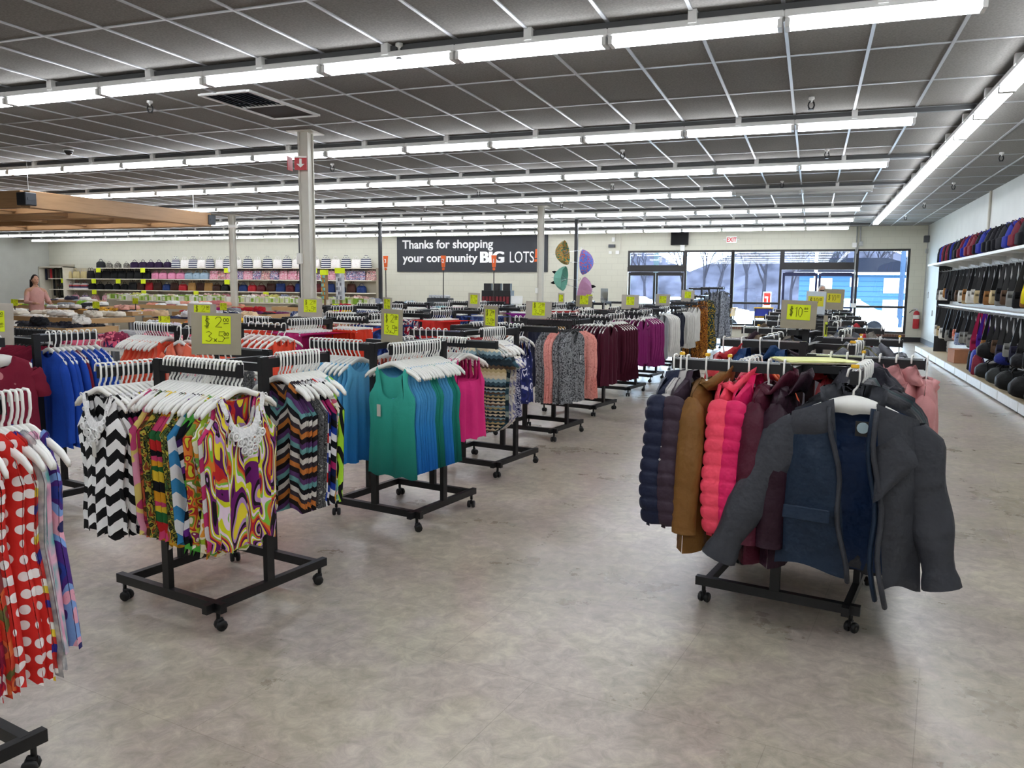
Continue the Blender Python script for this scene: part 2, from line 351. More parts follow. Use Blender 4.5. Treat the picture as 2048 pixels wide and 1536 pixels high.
# ------------------------------------------------------------------ outdoors
def outdoors():
    g = MB(); g.grid([[(x, y, -.12-(y-28)*.0205) for x in (-120, -40, 0, 40, 120)] for y in (27.5, 60, 100, 200)])
    struct(g.build('ground_outside', M('d8dadc', .9, 0, 0)))
    r = MB(); r.grid([[(x, y, -.1-(y-28)*.0205) for x in (-120, 0, 120)] for y in (62, 74)]); struct(r.build('road', M('8d9094', .9, 0, 0)))
    h = MB(); rnd = random.Random(3)
    rows = []
    for j in range(5):
        rows.append([(-110+i*7, 165+j*5, -3+(j/4)*(13+3*sin(i*.9)+rnd.uniform(-2, 2))) for i in range(26)])
    h.grid(rows); struct(h.build('hill_woods', M('3a3942', .95, 0, 0, .3, .25), smooth=True))
    # blue house
    e = empty('house', (6.2, 112, -1.85), 0, 'blue sided two storey house with white boarded windows across the road', 'house')
    sm, nt, b = newmat('blue_siding', .8, 0, 0); tc = nt.nodes.new('ShaderNodeTexCoord'); sp = nt.nodes.new('ShaderNodeSeparateXYZ'); nt.links.new(tc.outputs['Object'], sp.inputs[0])
    rp = ramp(nt, ['263a4c', '30485e', '30485e', '30485e', '30485e', '30485e']); nt.links.new(mth(nt, 'FRACT', mth(nt, 'MULTIPLY', sp.outputs[2], 1.6)), rp.inputs[0]); nt.links.new(rp.outputs[0], b.inputs['Base Color'])
    MB().box((0, 0, 2.7), (15.5, 9, 5.4)).build('wall', sm, e)
    W = M('f2f3f2', .7, 0, 0)
    MB().loft([[(-8.3, -5.2, 5.4), (8.3, -5.2, 5.4), (8.3, 5.2, 5.4), (-8.3, 5.2, 5.4)], [(-4.5, -.6, 7.4), (2.5, -.6, 7.4), (2.5, .6, 7.4), (-4.5, .6, 7.4)]]).build('roof', M('17181e', .9, 0, 0), e)
    MB().box((0, -5.15, 5.35), (16.8, .25, .3)).build('eave', W, e)
    for x, z, a, c in ((-5.2, 3.9, 2.6, 1.7), (-1.4, 4.3, .9, 1.1), (3.4, 3.9, 2.9, 1.8), (-5.2, 1.3, 2.6, 1.7), (3.4, 1.25, 2.9, 1.9)):
        MB().box((x, -4.53, z), (a, .1, c)).build('boarded_window', W, e)
    MB().box((-1.3, -4.53, 1.15), (1.5, .1, 2.2)).build('door', W, e); MB().box((7.3, -4.6, 2.7), (.35, .2, 5.4)).build('corner_board', W, e)
    MB().box((-1.3, -5.6, .1), (5, 2, .25)).build('porch', W, e)
    # bare trees
    def tree(seed, h):
        rn = random.Random(seed); t = MB()
        def br(p, d, l, r, n):
            q = p+d*l; t.tube([p, (p+q)/2+Vector((rn.uniform(-.1, .1), 0, rn.uniform(-.05, .1)))*l*.4, q], [r, r*.8, r*.6], 4, False)
            if n == 0: return
            for k in range(3 if n > 1 else 4):
                a = rn.uniform(0, 2*pi); s = rn.uniform(.35, .75)
                nd = (d+Vector((cos(a)*s, sin(a)*s, rn.uniform(-.05, .3)))).normalized(); br(q if k else p+d*l*.7, nd, l*rn.uniform(.6, .8), r*.55, n-1)
        br(Vector((0, 0, 0)), Vector((0, 0, 1)), h*.3, h*.018, 5); return t.mesh('tree', M('2a282e', .9, 0, 0))
    ms = [tree(s, 15) for s in (1, 2, 3)]
    for i, (x, y, s) in enumerate(((-38, 118, 1.1), (-33, 120, 1.0), (-26, 119, 1.2), (-18.5, 125, 1.2), (-12, 113, .95), (-6.5, 124, 1.3), (-.5, 119, 1.0), (4.5, 131, 1.2), (11.5, 127, 1.3), (18.5, 133, 1.2), (26, 131, 1.2), (-29, 128, 1.25), (-22, 112, 1.0), (-15, 122, 1.15), (-8.5, 116, 1.2), (-3, 136, 1.2), (2, 126, 1.1), (8, 134, 1.25), (15, 130, 1.15), (22, 126, 1.1), (-45, 126, 1.2))):
        o = put(ms[i % 3], 'tree', None, (x, y, -2.2), i*1.3); o.scale = (s, s, s)
        tag(o, 'bare leafless tree standing beyond the parking lot outside the shop windows', 'tree', 'bare trees outside the windows')
    # poles
    for x, y, h, rad, c, lb in ((-8.2, 45, 9, .16, '363e40', 'grey green metal post in the parking lot beyond the middle window pane'), (4.9, 52, 9, .15, '2c3848', 'tall blue grey utility pole in front of the blue house'), (.2, 60, 8, .12, 'c9d2dc', 'slim pale pole seen through the entrance doors')):
        o = MB().tube([(0, 0, 0), (0, 0, h)], [rad, rad*.8], 8).build('pole', M(c, .6, 0, 0), None, loc=(x, y, -.9)); tag(o, lb, 'pole')
    s = empty('street_sign', (-3.7, 75, -.9), 0, 'red and white roadside sign on two posts beyond the parked cars', 'sign')
    MB().box((0, 0, 2.9), (2.3, .15, 2.6)).build('board', W, s); MB().box((0, -.09, 3.0), (1.9, .05, 2.1)).build('face', M('8a2018', .6, 0, 0), s)
    [MB().box((q, 0, .8), (.15, .15, 1.7)).build('post', W, s) for q in (-1.05, 1.05)]
    b = MB(); b.box((-.2, -.13, 3.3), (.9, .03, .25)); b.box((.1, -.13, 2.8), (.25, .03, .9)); b.build('emblem', W, s); s.scale = (.3, .3, .52)
    # cars
    def car(name, x, y, rz, col, lab):
        e = empty(name, (x, y, -.14-(y-28)*.0205), rz, lab, 'car')
        prof = [(-2.3, .35), (-2.32, .75), (-2.1, .95), (-1.5, 1.02), (-.75, 1.45), (.8, 1.5), (1.5, 1.08), (2.15, .98), (2.3, .7), (2.28, .35)]
        rings = []
        for yy, s in ((-.9, .0), (-.86, .03), (.86, .03), (.9, 0)):
            k = 1 if abs(yy) < .88 else .94
            rings.append([(px*k, yy*(1 if pz < 1.1 else .8), .3+(pz-.3)*k) for px, pz in prof])
        MB().loft(rings).build('body', M(col, .25, 0, .6, 0), e)
        gl = M('5f7688', .1, 0, .8, 0)
        g = MB()
        for sy in (-1, 1): g.quad((-1.2, sy*.87, 1.08), (-.72, sy*.75, 1.4), (.75, sy*.75, 1.44), (1.3, sy*.87, 1.1))
        g.build('side_window', gl, e); MB().quad((-1.46, -.7, 1.06), (-1.46, .7, 1.06), (-.8, .64, 1.44), (-.8, -.64, 1.44)).build('windscreen', gl, e)
        for wx in (-1.4, 1.4):
            for wy in (-.82, .82): MB().lathe([(.0, -.1), (.3, -.11), (.34, -.06), (.34, .06), (.3, .11), (0, .1)], 16, (0, 0, 0), 'y').build('wheel', M('1a1a1c', .6, 0, 0), e, loc=(wx, wy, .34))
        return e
    car('car', -4.6, 33, .35, 'f0f2f4', 'white car parked outside beside the shopping carts'); car('car', .8, 35, .2, 'eef0f2', 'white car parked behind the price signs of the coat racks')
    car('car', -8.0, 36, .5, 'dfe6ea', 'pale silver car parked outside the closed double doors'); car('car', -11.5, 62, 1.5, 'e6e9ec', 'white car far off in the lot below the roadside sign')
outdoors()
# ------------------------------------------------------------------ ceiling lights
HOUS = M('e9e9e6', .4, 0, .4, 0); TUBEON = emit('f4f8ff', TUBE_STRENGTH, 'lit_tube'); TUBEOFF = M('e4e6e6', .3, 0, .5, 0)
ZT = 3.37
hm = MB(); hm.box((0, 0, .072), (1.2192, .13, .05), ch=.008)
hm.loft([[(x, y, z) for y, z in ((-.065, .05), (.065, .05), (.02, .022), (-.02, .022))] for x in (-.6, .6)])
for x in (-.585, .585): hm.box((x, 0, .01), (.03, .13, .055))
HM = hm.mesh('fixture_housing', HOUS)
TM = MB().tube([(-.57, 0, 0), (.57, 0, 0)], .019, 8).mesh('tube', TUBEON, True)
BM = MB().box((0, 0, .115), (.06, .15, .09)).box((0, 0, .15), (.03, .03, .03)).mesh('hanging_bracket', HOUS)
def fixture(x, y, rz, lab, grp, lit=True):
    e = empty('strip_light', (x, y, ZT), rz, lab, 'light', grp)
    put(HM, 'fixture_housing', e)
    for s in (-.045, .045): put(TM, 'tube', e, (0, s, 0), mat=None if lit else TUBEOFF)
    put(BM, 'hanging_bracket', e)
ROWY = [5.99, 9.75, 12.94, 16.11, 19.87, 22.9, 25.84]
for i, y in enumerate(ROWY):
    x = .95-.61 ; xe = -1.36*y-.5; k = 0
    nm = 'four foot fluorescent strip light in the %s ceiling row counted from the entrance wall' % ORD[len(ROWY)-1-i]
    while x > max(xe, XL+1):
        off = i == 3 and k < 2
        fixture(x, y, 0, nm if not off else 'unlit strip light fixture at the dark end of the %s ceiling row' % ORD[len(ROWY)-1-i], ('unlit' if off else 'lit')+' strip lights of the %s row' % ORD[6-i], not off); x -= 1.2192; k += 1
    rl = MB().box(((x+1.5)/2, y, ZC-.035), (1.5-x, .05, .045)).build('light_rail', M('5a5b5c', .5, .5, .5, 0)); tag(rl, 'grey suspension channel above the %s row of strip lights from the entrance wall' % ORD[6-i], 'rail')
for y in (2.3, -1.4, -4.8):
    for k in range(9): fixture(.34-k*1.2192, y, 0, 'fluorescent strip light in the ceiling rows behind the viewer', 'strip lights behind the viewer')
y = 24.3-.6; k = 0
while y > -2:
    for s in (0,): fixture(1.54, y, pi/2, 'strip light in the line running along the side wall above the aisle', 'strip lights of the line along the side wall')
    y -= 1.2192
o = MB().box((1.54, 12, ZC-.035), (.05, 25, .045)).build('light_rail', M('5a5b5c', .5, .5, .5, 0)); tag(o, 'grey suspension channel above the strip lights along the side wall', 'rail')
# sprinkler heads
sk = MB().lathe([(0, .0), (.03, 0), (.032, -.02), (.012, -.03), (.012, -.05), (0, -.05)], 10)
SK = sk.mesh('escutcheon', HOUS); rg = MB().tube([(.03*cos(a*pi/5), 0, -.08+.04*sin(a*pi/5)) for a in range(10)], .008, 5, False, closed=True).lathe([(0, -.125), (.028, -.125), (.028, -.118), (0, -.118)], 8); RGM = rg.mesh('deflector', BLACK)
for x, y in ((-.13, 4.9), (-3.2, 5.95), (-6.7, 6.9), (-2.6, 11.4), (-.1, 8.9), (.1, 12.2), (2.55, 9.7), (2.4, 13.2), (2.3, 16.6), (2.25, 20.2), (2.2, 23.5), (-7.3, 11.3), (-3.6, 15), (-6.4, 15.2), (-.6, 15.5), (-10, 13.4), (-5.5, 18), (-9, 18)):
    e = empty('sprinkler', (x, y, ZC-.006), .3, 'black ring sprinkler head hanging under the tiled ceiling', 'sprinkler', 'ceiling sprinkler heads'); put(SK, 'escutcheon', e); put(RGM, 'deflector', e)
# camera dome
e = empty('security_camera', (-10.3, 9.0, ZC), 0, 'black dome camera on the ceiling near the timber canopy', 'camera')
MB().lathe([(0, 0), (.07, 0), (.07, -.02), (.0, -.02)], 14).build('base', HOUS, e); MB().lathe([(0, -.02), (.06, -.02), (.055, -.05), (.03, -.075), (0, -.08)], 14).build('dome', M('15161a', .1, 0, .8, 0), e, True)
e = empty('smoke_detector', (-1.9, 17.2, ZC), 0, 'small beige smoke detector between the rows near the unlit fixtures', 'detector'); MB().lathe([(0, 0), (.09, 0), (.08, -.05), (0, -.055)], 16).build('base', M('a8a294', .5), e)
# air return with louvres
e = empty('ceiling_vent', (-5.68, 7.45, ZC), 0, 'dark louvred air vent in the ceiling before the nearer steel column', 'vent')
f = MB()
for x in (-.3, .3): f.box((x, 0, -.012), (.04, 1.24, .02))
for y_ in (-.61, 0, .61): f.box((0, y_, -.0125), (.56, .04, .021))
f.build('frame', HOUS, e); s = MB()
for k in range(10): s.box((-.25+k*.055, -.31, -.014), (.04, .56, .004), ry=.6)
s.build('slats', M('2b2f36', .5), e); MB().box((0, .31, -.008), (.56, .56, .006)).build('grille', M('3a302b', .8), e); MB().box((0, -.31, -.004), (.56, .56, .004)).build('duct', M('0c0d10', .8), e)
e = empty('ceiling_vent', (.35, 21.2, ZC), 0, 'dark slotted vent in the ceiling near the entrance', 'vent'); MB().box((0, 0, -.015), (1.0, .6, .025)).build('frame', M('2c2622', .8), e)
e = empty('ceiling_vent', (-10.6, 18.6, ZC), 0, 'dark ceiling vent beyond the nearer steel column', 'vent'); MB().box((0, 0, -.015), (1.2, .6, .025)).build('frame', M('3c3834', .8), e)
# ------------------------------------------------------------------ columns, poles
CP = M('cfcbbe', .5, 0, .4, .02)
def column(x, y, lab, s=.14):
    e = empty('steel_column', (x, y, 0), .1, lab, 'column')
    c = MB(); c.box((0, -s/2, ZC/2), (s, .02, ZC)); c.box((0, s/2, ZC/2), (s, .02, ZC)); c.box((0, 0, ZC/2), (s*.75, s, ZC-.02)); c.build('shaft', CP, e)
    MB().box((0, 0, ZC-.01), (.35, .35, .012)).build('cap_plate', CP, e); MB().tube([(-.045, -.09, .05), (-.045, -.09, ZC-.02)], .012, 6).build('conduit', CP, e); return e
c1 = column(-6.16, 8.93, 'nearer pale steel column carrying the red arrow signs')
MB().box((-.06, -.11, 1.93), (.07, .06, .14), ch=.01).build('outlet_box', WHITEPL, c1)
c2 = column(-6.23, 18.7, 'pale steel column in front of the dark thank you banner'); MB().box((-.06, -.11, 1.5), (.07, .06, .14), ch=.01).build('outlet_box', WHITEPL, c2)
c3 = column(-15.4, 18.7, 'pale steel column in front of the handbag shelves'); MB().box((-.06, -.11, 2.0), (.07, .06, .14), ch=.01).build('outlet_box', WHITEPL, c3)
MB().box((.1, -.1, 3.2), (.25, .12, .1), ch=.02).build('emergency_light', WHITEPL, c3)
RED = M('c01f2c', .45, 0, .5, 0)
for a, lb in ((.35, 'red sign plate with a white arrow on the nearer column, facing the aisle'), (-1.35, 'red sign plate with a white arrow, turned edgewise on the nearer column')):
    e = empty('arrow_sign', (-6.16, 8.93, 0), 0, lb, 'sign'); p = Vector((.03 if a > 0 else -.13, -.16, 3.12))
    pl_ = MB().box((0, 0, 0), (.155, .008, .17)).build('plate', RED, e, loc=p, rz=a)
    w_ = MB(); w_.box((0, -.006, .02), (.03, .004, .07)); w_.add([(-.05, -.008, -.01), (.05, -.008, -.01), (0, -.008, -.055)], [(0, 1, 2)]); w_.box((0, -.006, .075), (.155, .004, .018)); w_.build('arrow', WHITEPL, pl_)
def pole(x, y, lab, z0=0):
    e = empty('power_pole', (x, y, 0), 0, lab, 'pole'); MB().box((0, 0, (z0+ZC)/2), (.09, .09, ZC-z0-.02)).build('shaft', M('25272c', .4), e); MB().tube([(0, 0, ZC-.35), (0, 0, ZC)], .03, 8).build('cord_drop', BLACK, e)
pole(-6.42, 22.5, 'black power pole rising between the hanging umbrellas'); pole(-12.55, 22, 'black power pole at the end of the handbag shelves'); pole(-15.45, 22, 'black power pole partly hidden by the nearer steel column')
# ------------------------------------------------------------------ things on the back wall
e = empty('banner', (-11.82, YW-.03, 2.76), 0, 'large charcoal wall banner thanking shoppers in white letters', 'banner')
MB().box((0, 0, 0), (6.0, .05, 1.3)).build('board', M('3a3c41', .6, 0, .3, .03, 2), e)
WT = M('f6f6f4', .5, 0, .3, 0); RX = (radians(90), 0, 0)
txt('Thanks for shopping', .43, WT, e, (-2.76, -.032, .22), RX, off=.009, align='LEFT', sx=1.04)
txt('your community', .43, WT, e, (-2.74, -.032, -.28), RX, off=.009, align='LEFT', sx=1.06)
for k_, dx in enumerate((0, .022, .044, .066)): txt('BIG', .56, WT, e, (.38+dx, -.032-.002*k_, -.31), RX, off=.008, align='LEFT', sx=1.1)
txt('LOTS', .56, WT, e, (1.55, -.032, -.31), RX, off=0, align='LEFT', sx=.72)
x = MB(); OR = M('e8672a', .5, 0, .3, 0)
x.loft([[(2.53, yy, -.16), (2.61, yy, -.15), (2.74, yy, .17), (2.55, yy, .16)] for yy in (-.034, -.026)]); x.loft([[(2.51, yy, -.29), (2.63, yy, -.28), (2.62, yy, -.19), (2.52, yy, -.2)] for yy in (-.034, -.026)]); x.build('exclamation_mark', OR, e)
e = empty('television', (-4.2, YW-.12, 3.22), 0, 'black flat television mounted high above the window', 'television')
MB().box((0, 0, 0), (.58, .06, .42), ch=.01).build('housing', M('08080a', .7), e); MB().box((0, -.034, 0), (.54, .004, .38)).build('screen', M('050507', .6, 0, .2, 0), e); MB().box((.1, .02, -.3), (.14, .06, .2)).box((0, .07, 0), (.2, .1, .16)).build('wall_bracket', HOUS, e)
e = empty('exit_sign', (-2.53, YW-.05, 3.17), 0, 'white exit sign with red letters above the window', 'sign')
MB().box((0, 0, 0), (.34, .06, .22), ch=.01).build('housing', WHITEPL, e); txt('EXIT', .19, M('e02030', .5), e, (0, -.033, -.068), RX, off=.004, sx=.8)
MB().lathe([(0, 0), (.04, 0), (.05, -.04), (0, -.04)], 10, (.22, 0, .02)).lathe([(0, 0), (.04, 0), (.05, -.04), (0, -.04)], 10, (-.22, 0, .02)).build('lamp_head', HOUS, e)
e = empty('emergency_light', (-6.5, YW-.08, 3.0), 0, 'grey emergency light with cables on the wall beside the doors', 'light'); MB().box((0, 0, 0), (.22, .1, .1)).build('housing', M('43464c', .5), e); MB().box((.05, 0, .22), (.1, .05, .14)).box((-.05, 0, -.22), (.09, .05, .1)).box((.2, 0, -.22), (.12, .05, .12)).build('junction_box', HOUS, e); MB().tube([(.1, .03, .25), (.1, .03, .5)], .012, 6).tube([(.3, .03, .5), (.3, .03, -.2)], .012, 6).build('conduit', CP, e)
e = empty('conduit_bundle', (1.22, YW-.05, 0), 0, 'grey conduits and boxes dropping from the ceiling between the windows', 'conduit'); cc = M('a8aaa8', .4, .5)
MB().tube([(0, 0, ZC), (0, 0, 1.0)], .02, 6).build('pipe', cc, e); MB().tube([(.1, 0, ZC), (.1, 0, 3.1), (.02, 0, 2.7)], .02, 6).build('pipe', cc, e); MB().box((-.05, 0, 2.96), (.13, .08, .14)).build('junction_box', HOUS, e); MB().box((.13, 0, 3.0), (.12, .08, .14)).build('junction_box', cc, e); MB().box((.02, 0, 1.1), (.15, .1, .12)).build('junction_box', HOUS, e)
e = empty('wall_alarm', (XW-.08, 26.9, 3.1), 0, 'dark grey alarm box with conduit high in the corner of the side wall', 'alarm'); MB().box((0, 0, 0), (.14, .2, .2), ch=.01).build('housing', M('4a4d52', .5), e); MB().tube([(.05, .1, .4), (.05, .1, -2.4)], .012, 6).build('conduit', cc, e); MB().box((.04, .1, -.35), (.07, .1, .14)).build('junction_box', cc, e)
e = empty('fire_extinguisher', (3.02, YW-.14, 0), 0, 'red fire extinguisher hanging on the wall near the corner', 'extinguisher')
MB().lathe([(0, .42), (.08, .42), (.09, .45), (.09, .86), (.07, .93), (.025, .97), (0, .97)], 16).build('cylinder', M('b3202a', .3), e, True); MB().lathe([(.092, .72), (.093, .72), (.093, .84), (.092, .84)], 16).build('label', M('d8d4cc', .5), e); MB().box((0, 0, 1.0), (.05, .04, .06)).box((-.05, 0, 1.03), (.13, .03, .02), ry=.3).build('valve', M('c8c8c8', .3, .8), e); MB().tube([(.02, 0, 1.0), (-.12, 0, .98), (-.2, 0, .9)], .012, 6).build('hose', BLACK, e)
for yy, zz, dy, dz, c, lb, n in ((22.9, 1.62, .75, 1.15, 'c29f7c', 'tan notice board on the side wall beside the bag display', 'notice_board'), (26.3, 1.45, .12, .18, 'c9ccca', 'small pale thermostat on the side wall', 'thermostat'), (25.2, .95, .1, .16, 'c9ccca', 'small wall plate low on the side wall', 'wall_plate')):
    o = MB().box((XW-.015, yy, zz), (.025, dy, dz)).build(n, M(c, .7)); tag(o, lb, n.split('_')[-1])
o = MB().tube([(XW-.02, 18.2, 2.2), (XW-.02, 18.2, ZC)], .025, 8).build('wall_pipe', CP); tag(o, 'pale pipe running up the side wall above the backpacks', 'pipe')
# ------------------------------------------------------------------ timber canopy
def wood(h1, h2, name='timber'):
    if (name, h1) in MC: return MC[(name, h1)]
    mt, nt, b = newmat(name, .5, 0, .4); tc = nt.nodes.new('ShaderNodeTexCoord'); n = nt.nodes.new('ShaderNodeTexNoise'); mp = nt.nodes.new('ShaderNodeMapping')
    mp.inputs['Scale'].default_value = (.8, .8, 14); nt.links.new(tc.outputs['Object'], mp.inputs[0]); nt.links.new(mp.outputs[0], n.inputs[0]); n.inputs['Scale'].default_value = 2; n.inputs['Detail'].default_value = 5; n.inputs['Distortion'].default_value = .6
    r = ramp(nt, [h1, h2, h1], False); nt.links.new(n.outputs[0], r.inputs[0]); nt.links.new(r.outputs[0], b.inputs['Base Color']); MC[(name, h1)] = mt; return mt
WD = wood('8f6a48', 'b08a62')
e = empty('timber_canopy', (0, 0, 0), 0, 'suspended timber beam canopy hanging above the clothing tables', 'canopy'); H = 2.9
MB().box((-11.7, 11.45, H), (.14, 4.1, .27), ch=.01).build('beam', WD, e)
MB().box((-15.2, 9.4, H), (6.9, .14, .27), ch=.01).build('beam', WD, e); MB().box((-15.2, 13.5, H), (6.9, .14, .27), ch=.01).build('beam', WD, e)
for yy in (10.4, 11.45, 12.5): MB().box((-15.2, yy, H-.02), (6.8, .1, .2), ch=.01).build('beam', WD, e)
for xx in (-13.2, -15, -16.8): MB().box((xx, 11.45, H+.02), (.1, 3.95, .2), ch=.01).build('beam', WD, e)
for xx, yy in ((-11.7, 9.4), (-11.7, 13.5)): MB().box((xx, yy, H), (.2, .2, .2), ch=.01).box((xx, yy, H), (.21, .12, .04)).build('corner_bracket', M('3a3d42', .5, .4), e)
for xx, yy in ((-11.9, 9.6), (-11.9, 13.3), (-16, 9.5), (-16, 13.4)): MB().tube([(xx, yy, H), (xx, yy, ZC)], .006, 5).build('cable', M('b0b0b0', .3, .8), e)
# ------------------------------------------------------------------ hangers
def hook(mb, r=.0048):
    mb.tube([(-.03, 0, -.03), (-.024, 0, .002), (-.014, 0, .009), (.012, 0, .009), (.02, 0, -.002), (.02, 0, -.05), (.012, 0, -.075), (0, 0, -.09), (0, 0, -.115)], r, 6)
def arms(mb, wd=.21, drop=.078, th=.025, tk=.011, tip=.012):
    N = 14; rings = []
    for i in range(N+1):
        u = -1+2*i/N; x = u*wd; z = -.116-drop*(abs(u)**1.35)-tip*max(0, abs(u)-.85)/.15; h = th*(1 if abs(u) < .9 else .75)
        if abs(u) < .15: z += .004
        rings.append([(x, -tk/2, z-h/2), (x, tk/2, z-h/2), (x, tk/2, z+h/2), (x, -tk/2, z+h/2)])
    mb.loft(rings)
h = MB(); hook(h); arms(h); HG = h.mesh('hanger', WHITEPL, True)
h = MB(); hook(h, .003); arms(h, .2, .08, .013, .007); HGB = h.mesh('hanger', BLACK, True)
h = MB(); hook(h, .005); rings = []
for i in range(15):
    u = -1+i/7; x = u*.2; top = -.108-.075*abs(u)**1.5; bot = top-.075+.045*abs(u)**.8-.012*(1-abs(u)); rings.append([(x, -.006, bot), (x, .006, bot), (x, .006, top), (x, -.006, top)])
h.loft(rings); HGC = h.mesh('coat_hanger', WHITEPL, True)
h = MB(); hook(h, .0045); h.box((0, 0, -.118), (.3, .01, .016)); h.box((0, 0, -.11), (.05, .008, .02)); HGP = h.mesh('clip_hanger', WHITEPL)
CLIP = MB().box((0, 0, -.02), (.022, .022, .05), ch=.004).mesh('clip', M('e8eef0', .2, 0, .6, 0))
TAB = MB().box((0, 0, .0), (.034, .018, .016), ch=.003).mesh('size_tab', M('e8b422', .4, 0, .5, 0))
YTAB = M('e8b422', .4, 0, .5, 0)
# ------------------------------------------------------------------ garments
GC = {}
def garment(key, sw=.19, bw=.23, ww=.21, hw=.24, L=.68, un=.5, nd=.12, nb=.03, arm=.2, inset=.04, sleeve=0, slr=.075, d=.022, folds=3, amp=.016, quilt=0, smock=None, hem=0, hemwave=.008, seed=1, slope=.36, sl_out=.05, ztop=-.1, vneck=2.0, strap=False, side_y=0.0):
    if key in GC: return GC[key]
    rn = random.Random(seed); ph = [rn.uniform(0, 6.28) for _ in range(6)]
    mb = MB(); NV = 18 if not quilt else 80
    us = [-1+(1-un)*i/5 for i in range(5)]+[-un+2*un*i/12 for i in range(13)]+[un+(1-un)*(i+1)/5 for i in range(5)]
    def zsh(x): return ztop-(.078*(abs(x)/.205)**1.35 if slope else 0)
    def W(z):
        t = (ztop-z)
        if t < arm:
            k = max(0, (t-.03)/(arm-.03)); base = sw+(bw-sw)*k**3
            if not sleeve: base -= inset*sin(pi*min(1, k))*(1-k*.3)
            return base
        k = (t-arm)/max(.01, L-arm); mid = .35
        if smock: mid = smock
        return bw+(ww-bw)*(k/mid) if k < mid else ww+(hw-ww)*((k-mid)/(1-mid))**.8
    def ztp(u, depth):
        xn = un*sw
        if abs(u) >= un*.999: return zsh(u*sw)
        k = abs(u)/un
        return zsh(xn)-depth*(1-k**vneck)**(1/vneck if vneck > 1.5 else 1)
    def fold(u, t):
        g = .12+.88*min(1, t/L)**.8
        if smock and abs(t/L-smock) < .12: g *= .55
        return amp*g*(sin(folds*pi*u+ph[0])+.5*sin(folds*1.9*pi*u+ph[1]+t*3)+.3*sin(folds*3.1*pi*u+ph[2]))
    def surf(side):
        dep = nd if side < 0 else nb; rows = []
        for i in range(NV+1):
            v = 0 if i == 0 else (.012 if i == 1 else (i-1)/(NV-1)); row = []
            for u in us:
                zt = ztp(u, dep); zb = ztop-L-hem*(u*u if hem > 0 else (u*u))+hemwave*sin(9*u+ph[3]+side)
                z = zt+(zb-zt)*v; t = ztop-z; x = u*W(z)
                e = sqrt(max(0, 1-u*u)); s = (0 if i == 0 else min(1, .5+v*4)) if abs(u) >= un*.999 else min(1, .5+v*4)
                y = side*(d*e*s*(1+.3*v)+.001)
                if quilt: y += side*quilt*e*abs(sin(pi*t/.06))**.45
                y += fold(u, t)*e*min(1, v*4+.2)
                if smock and v > .2: y += .004*sin(u*60)*math.exp(-((t/L-smock)/.06)**2)
                if smock and v > .94: x *= .93
                row.append((x, y+side_y*u, z))
            rows.append(row)
        mb.grid(rows); return rows
    fr = surf(-1); surf(1)
    if sleeve:
        for sx in (-1, 1):
            a = Vector((sx*(sw*.93), 0, zsh(sw)-slr*(.25 if sleeve > .35 else .75))); n = 14 if not quilt else 70; rings = []
            short = sleeve < .35
            for i in range(n+1):
                t = i/n
                px = a.x+sx*sl_out*(1-(1-t)**2)*(1.6 if short else 1)-(0 if short else sx*.015*t); pz = a.z-sleeve*t+(.03 if short else .0)*t
                rr_ = slr*(1-.35*t)*(.3+.7*min(1, t/.14)**.5 if sleeve > .35 else 1)*(1+.06*sin(t*23+ph[0])*(1 if slr > .08 else .4)); yy = d*1.15*(1-.1*t)*(.35+.65*min(1, t/.1)**.5)+quilt*.5
                if quilt: rr_ += quilt*abs(sin(pi*t*sleeve/.062))**.45; yy += quilt*abs(sin(pi*t*sleeve/.062))**.45
                ring = []
                for j in range(12):
                    an = 2*pi*j/12; ox = rr_*cos(an)*(.62 if not short else .8); oz = rr_*.35*cos(an)*sx*(1-t)
                    ring.append((px+ox+.006*sin(t*9+ph[4]), yy*sin(an)+.008*sin(t*6+ph[5])+.01*t, pz+oz))
                rings.append(ring)
            mb.loft(rings, cap=False)
    me = mb.mesh(key, P('888888'), True)
    GC[key] = me; me['neck'] = 1; GC[key+'_front'] = fr; return me
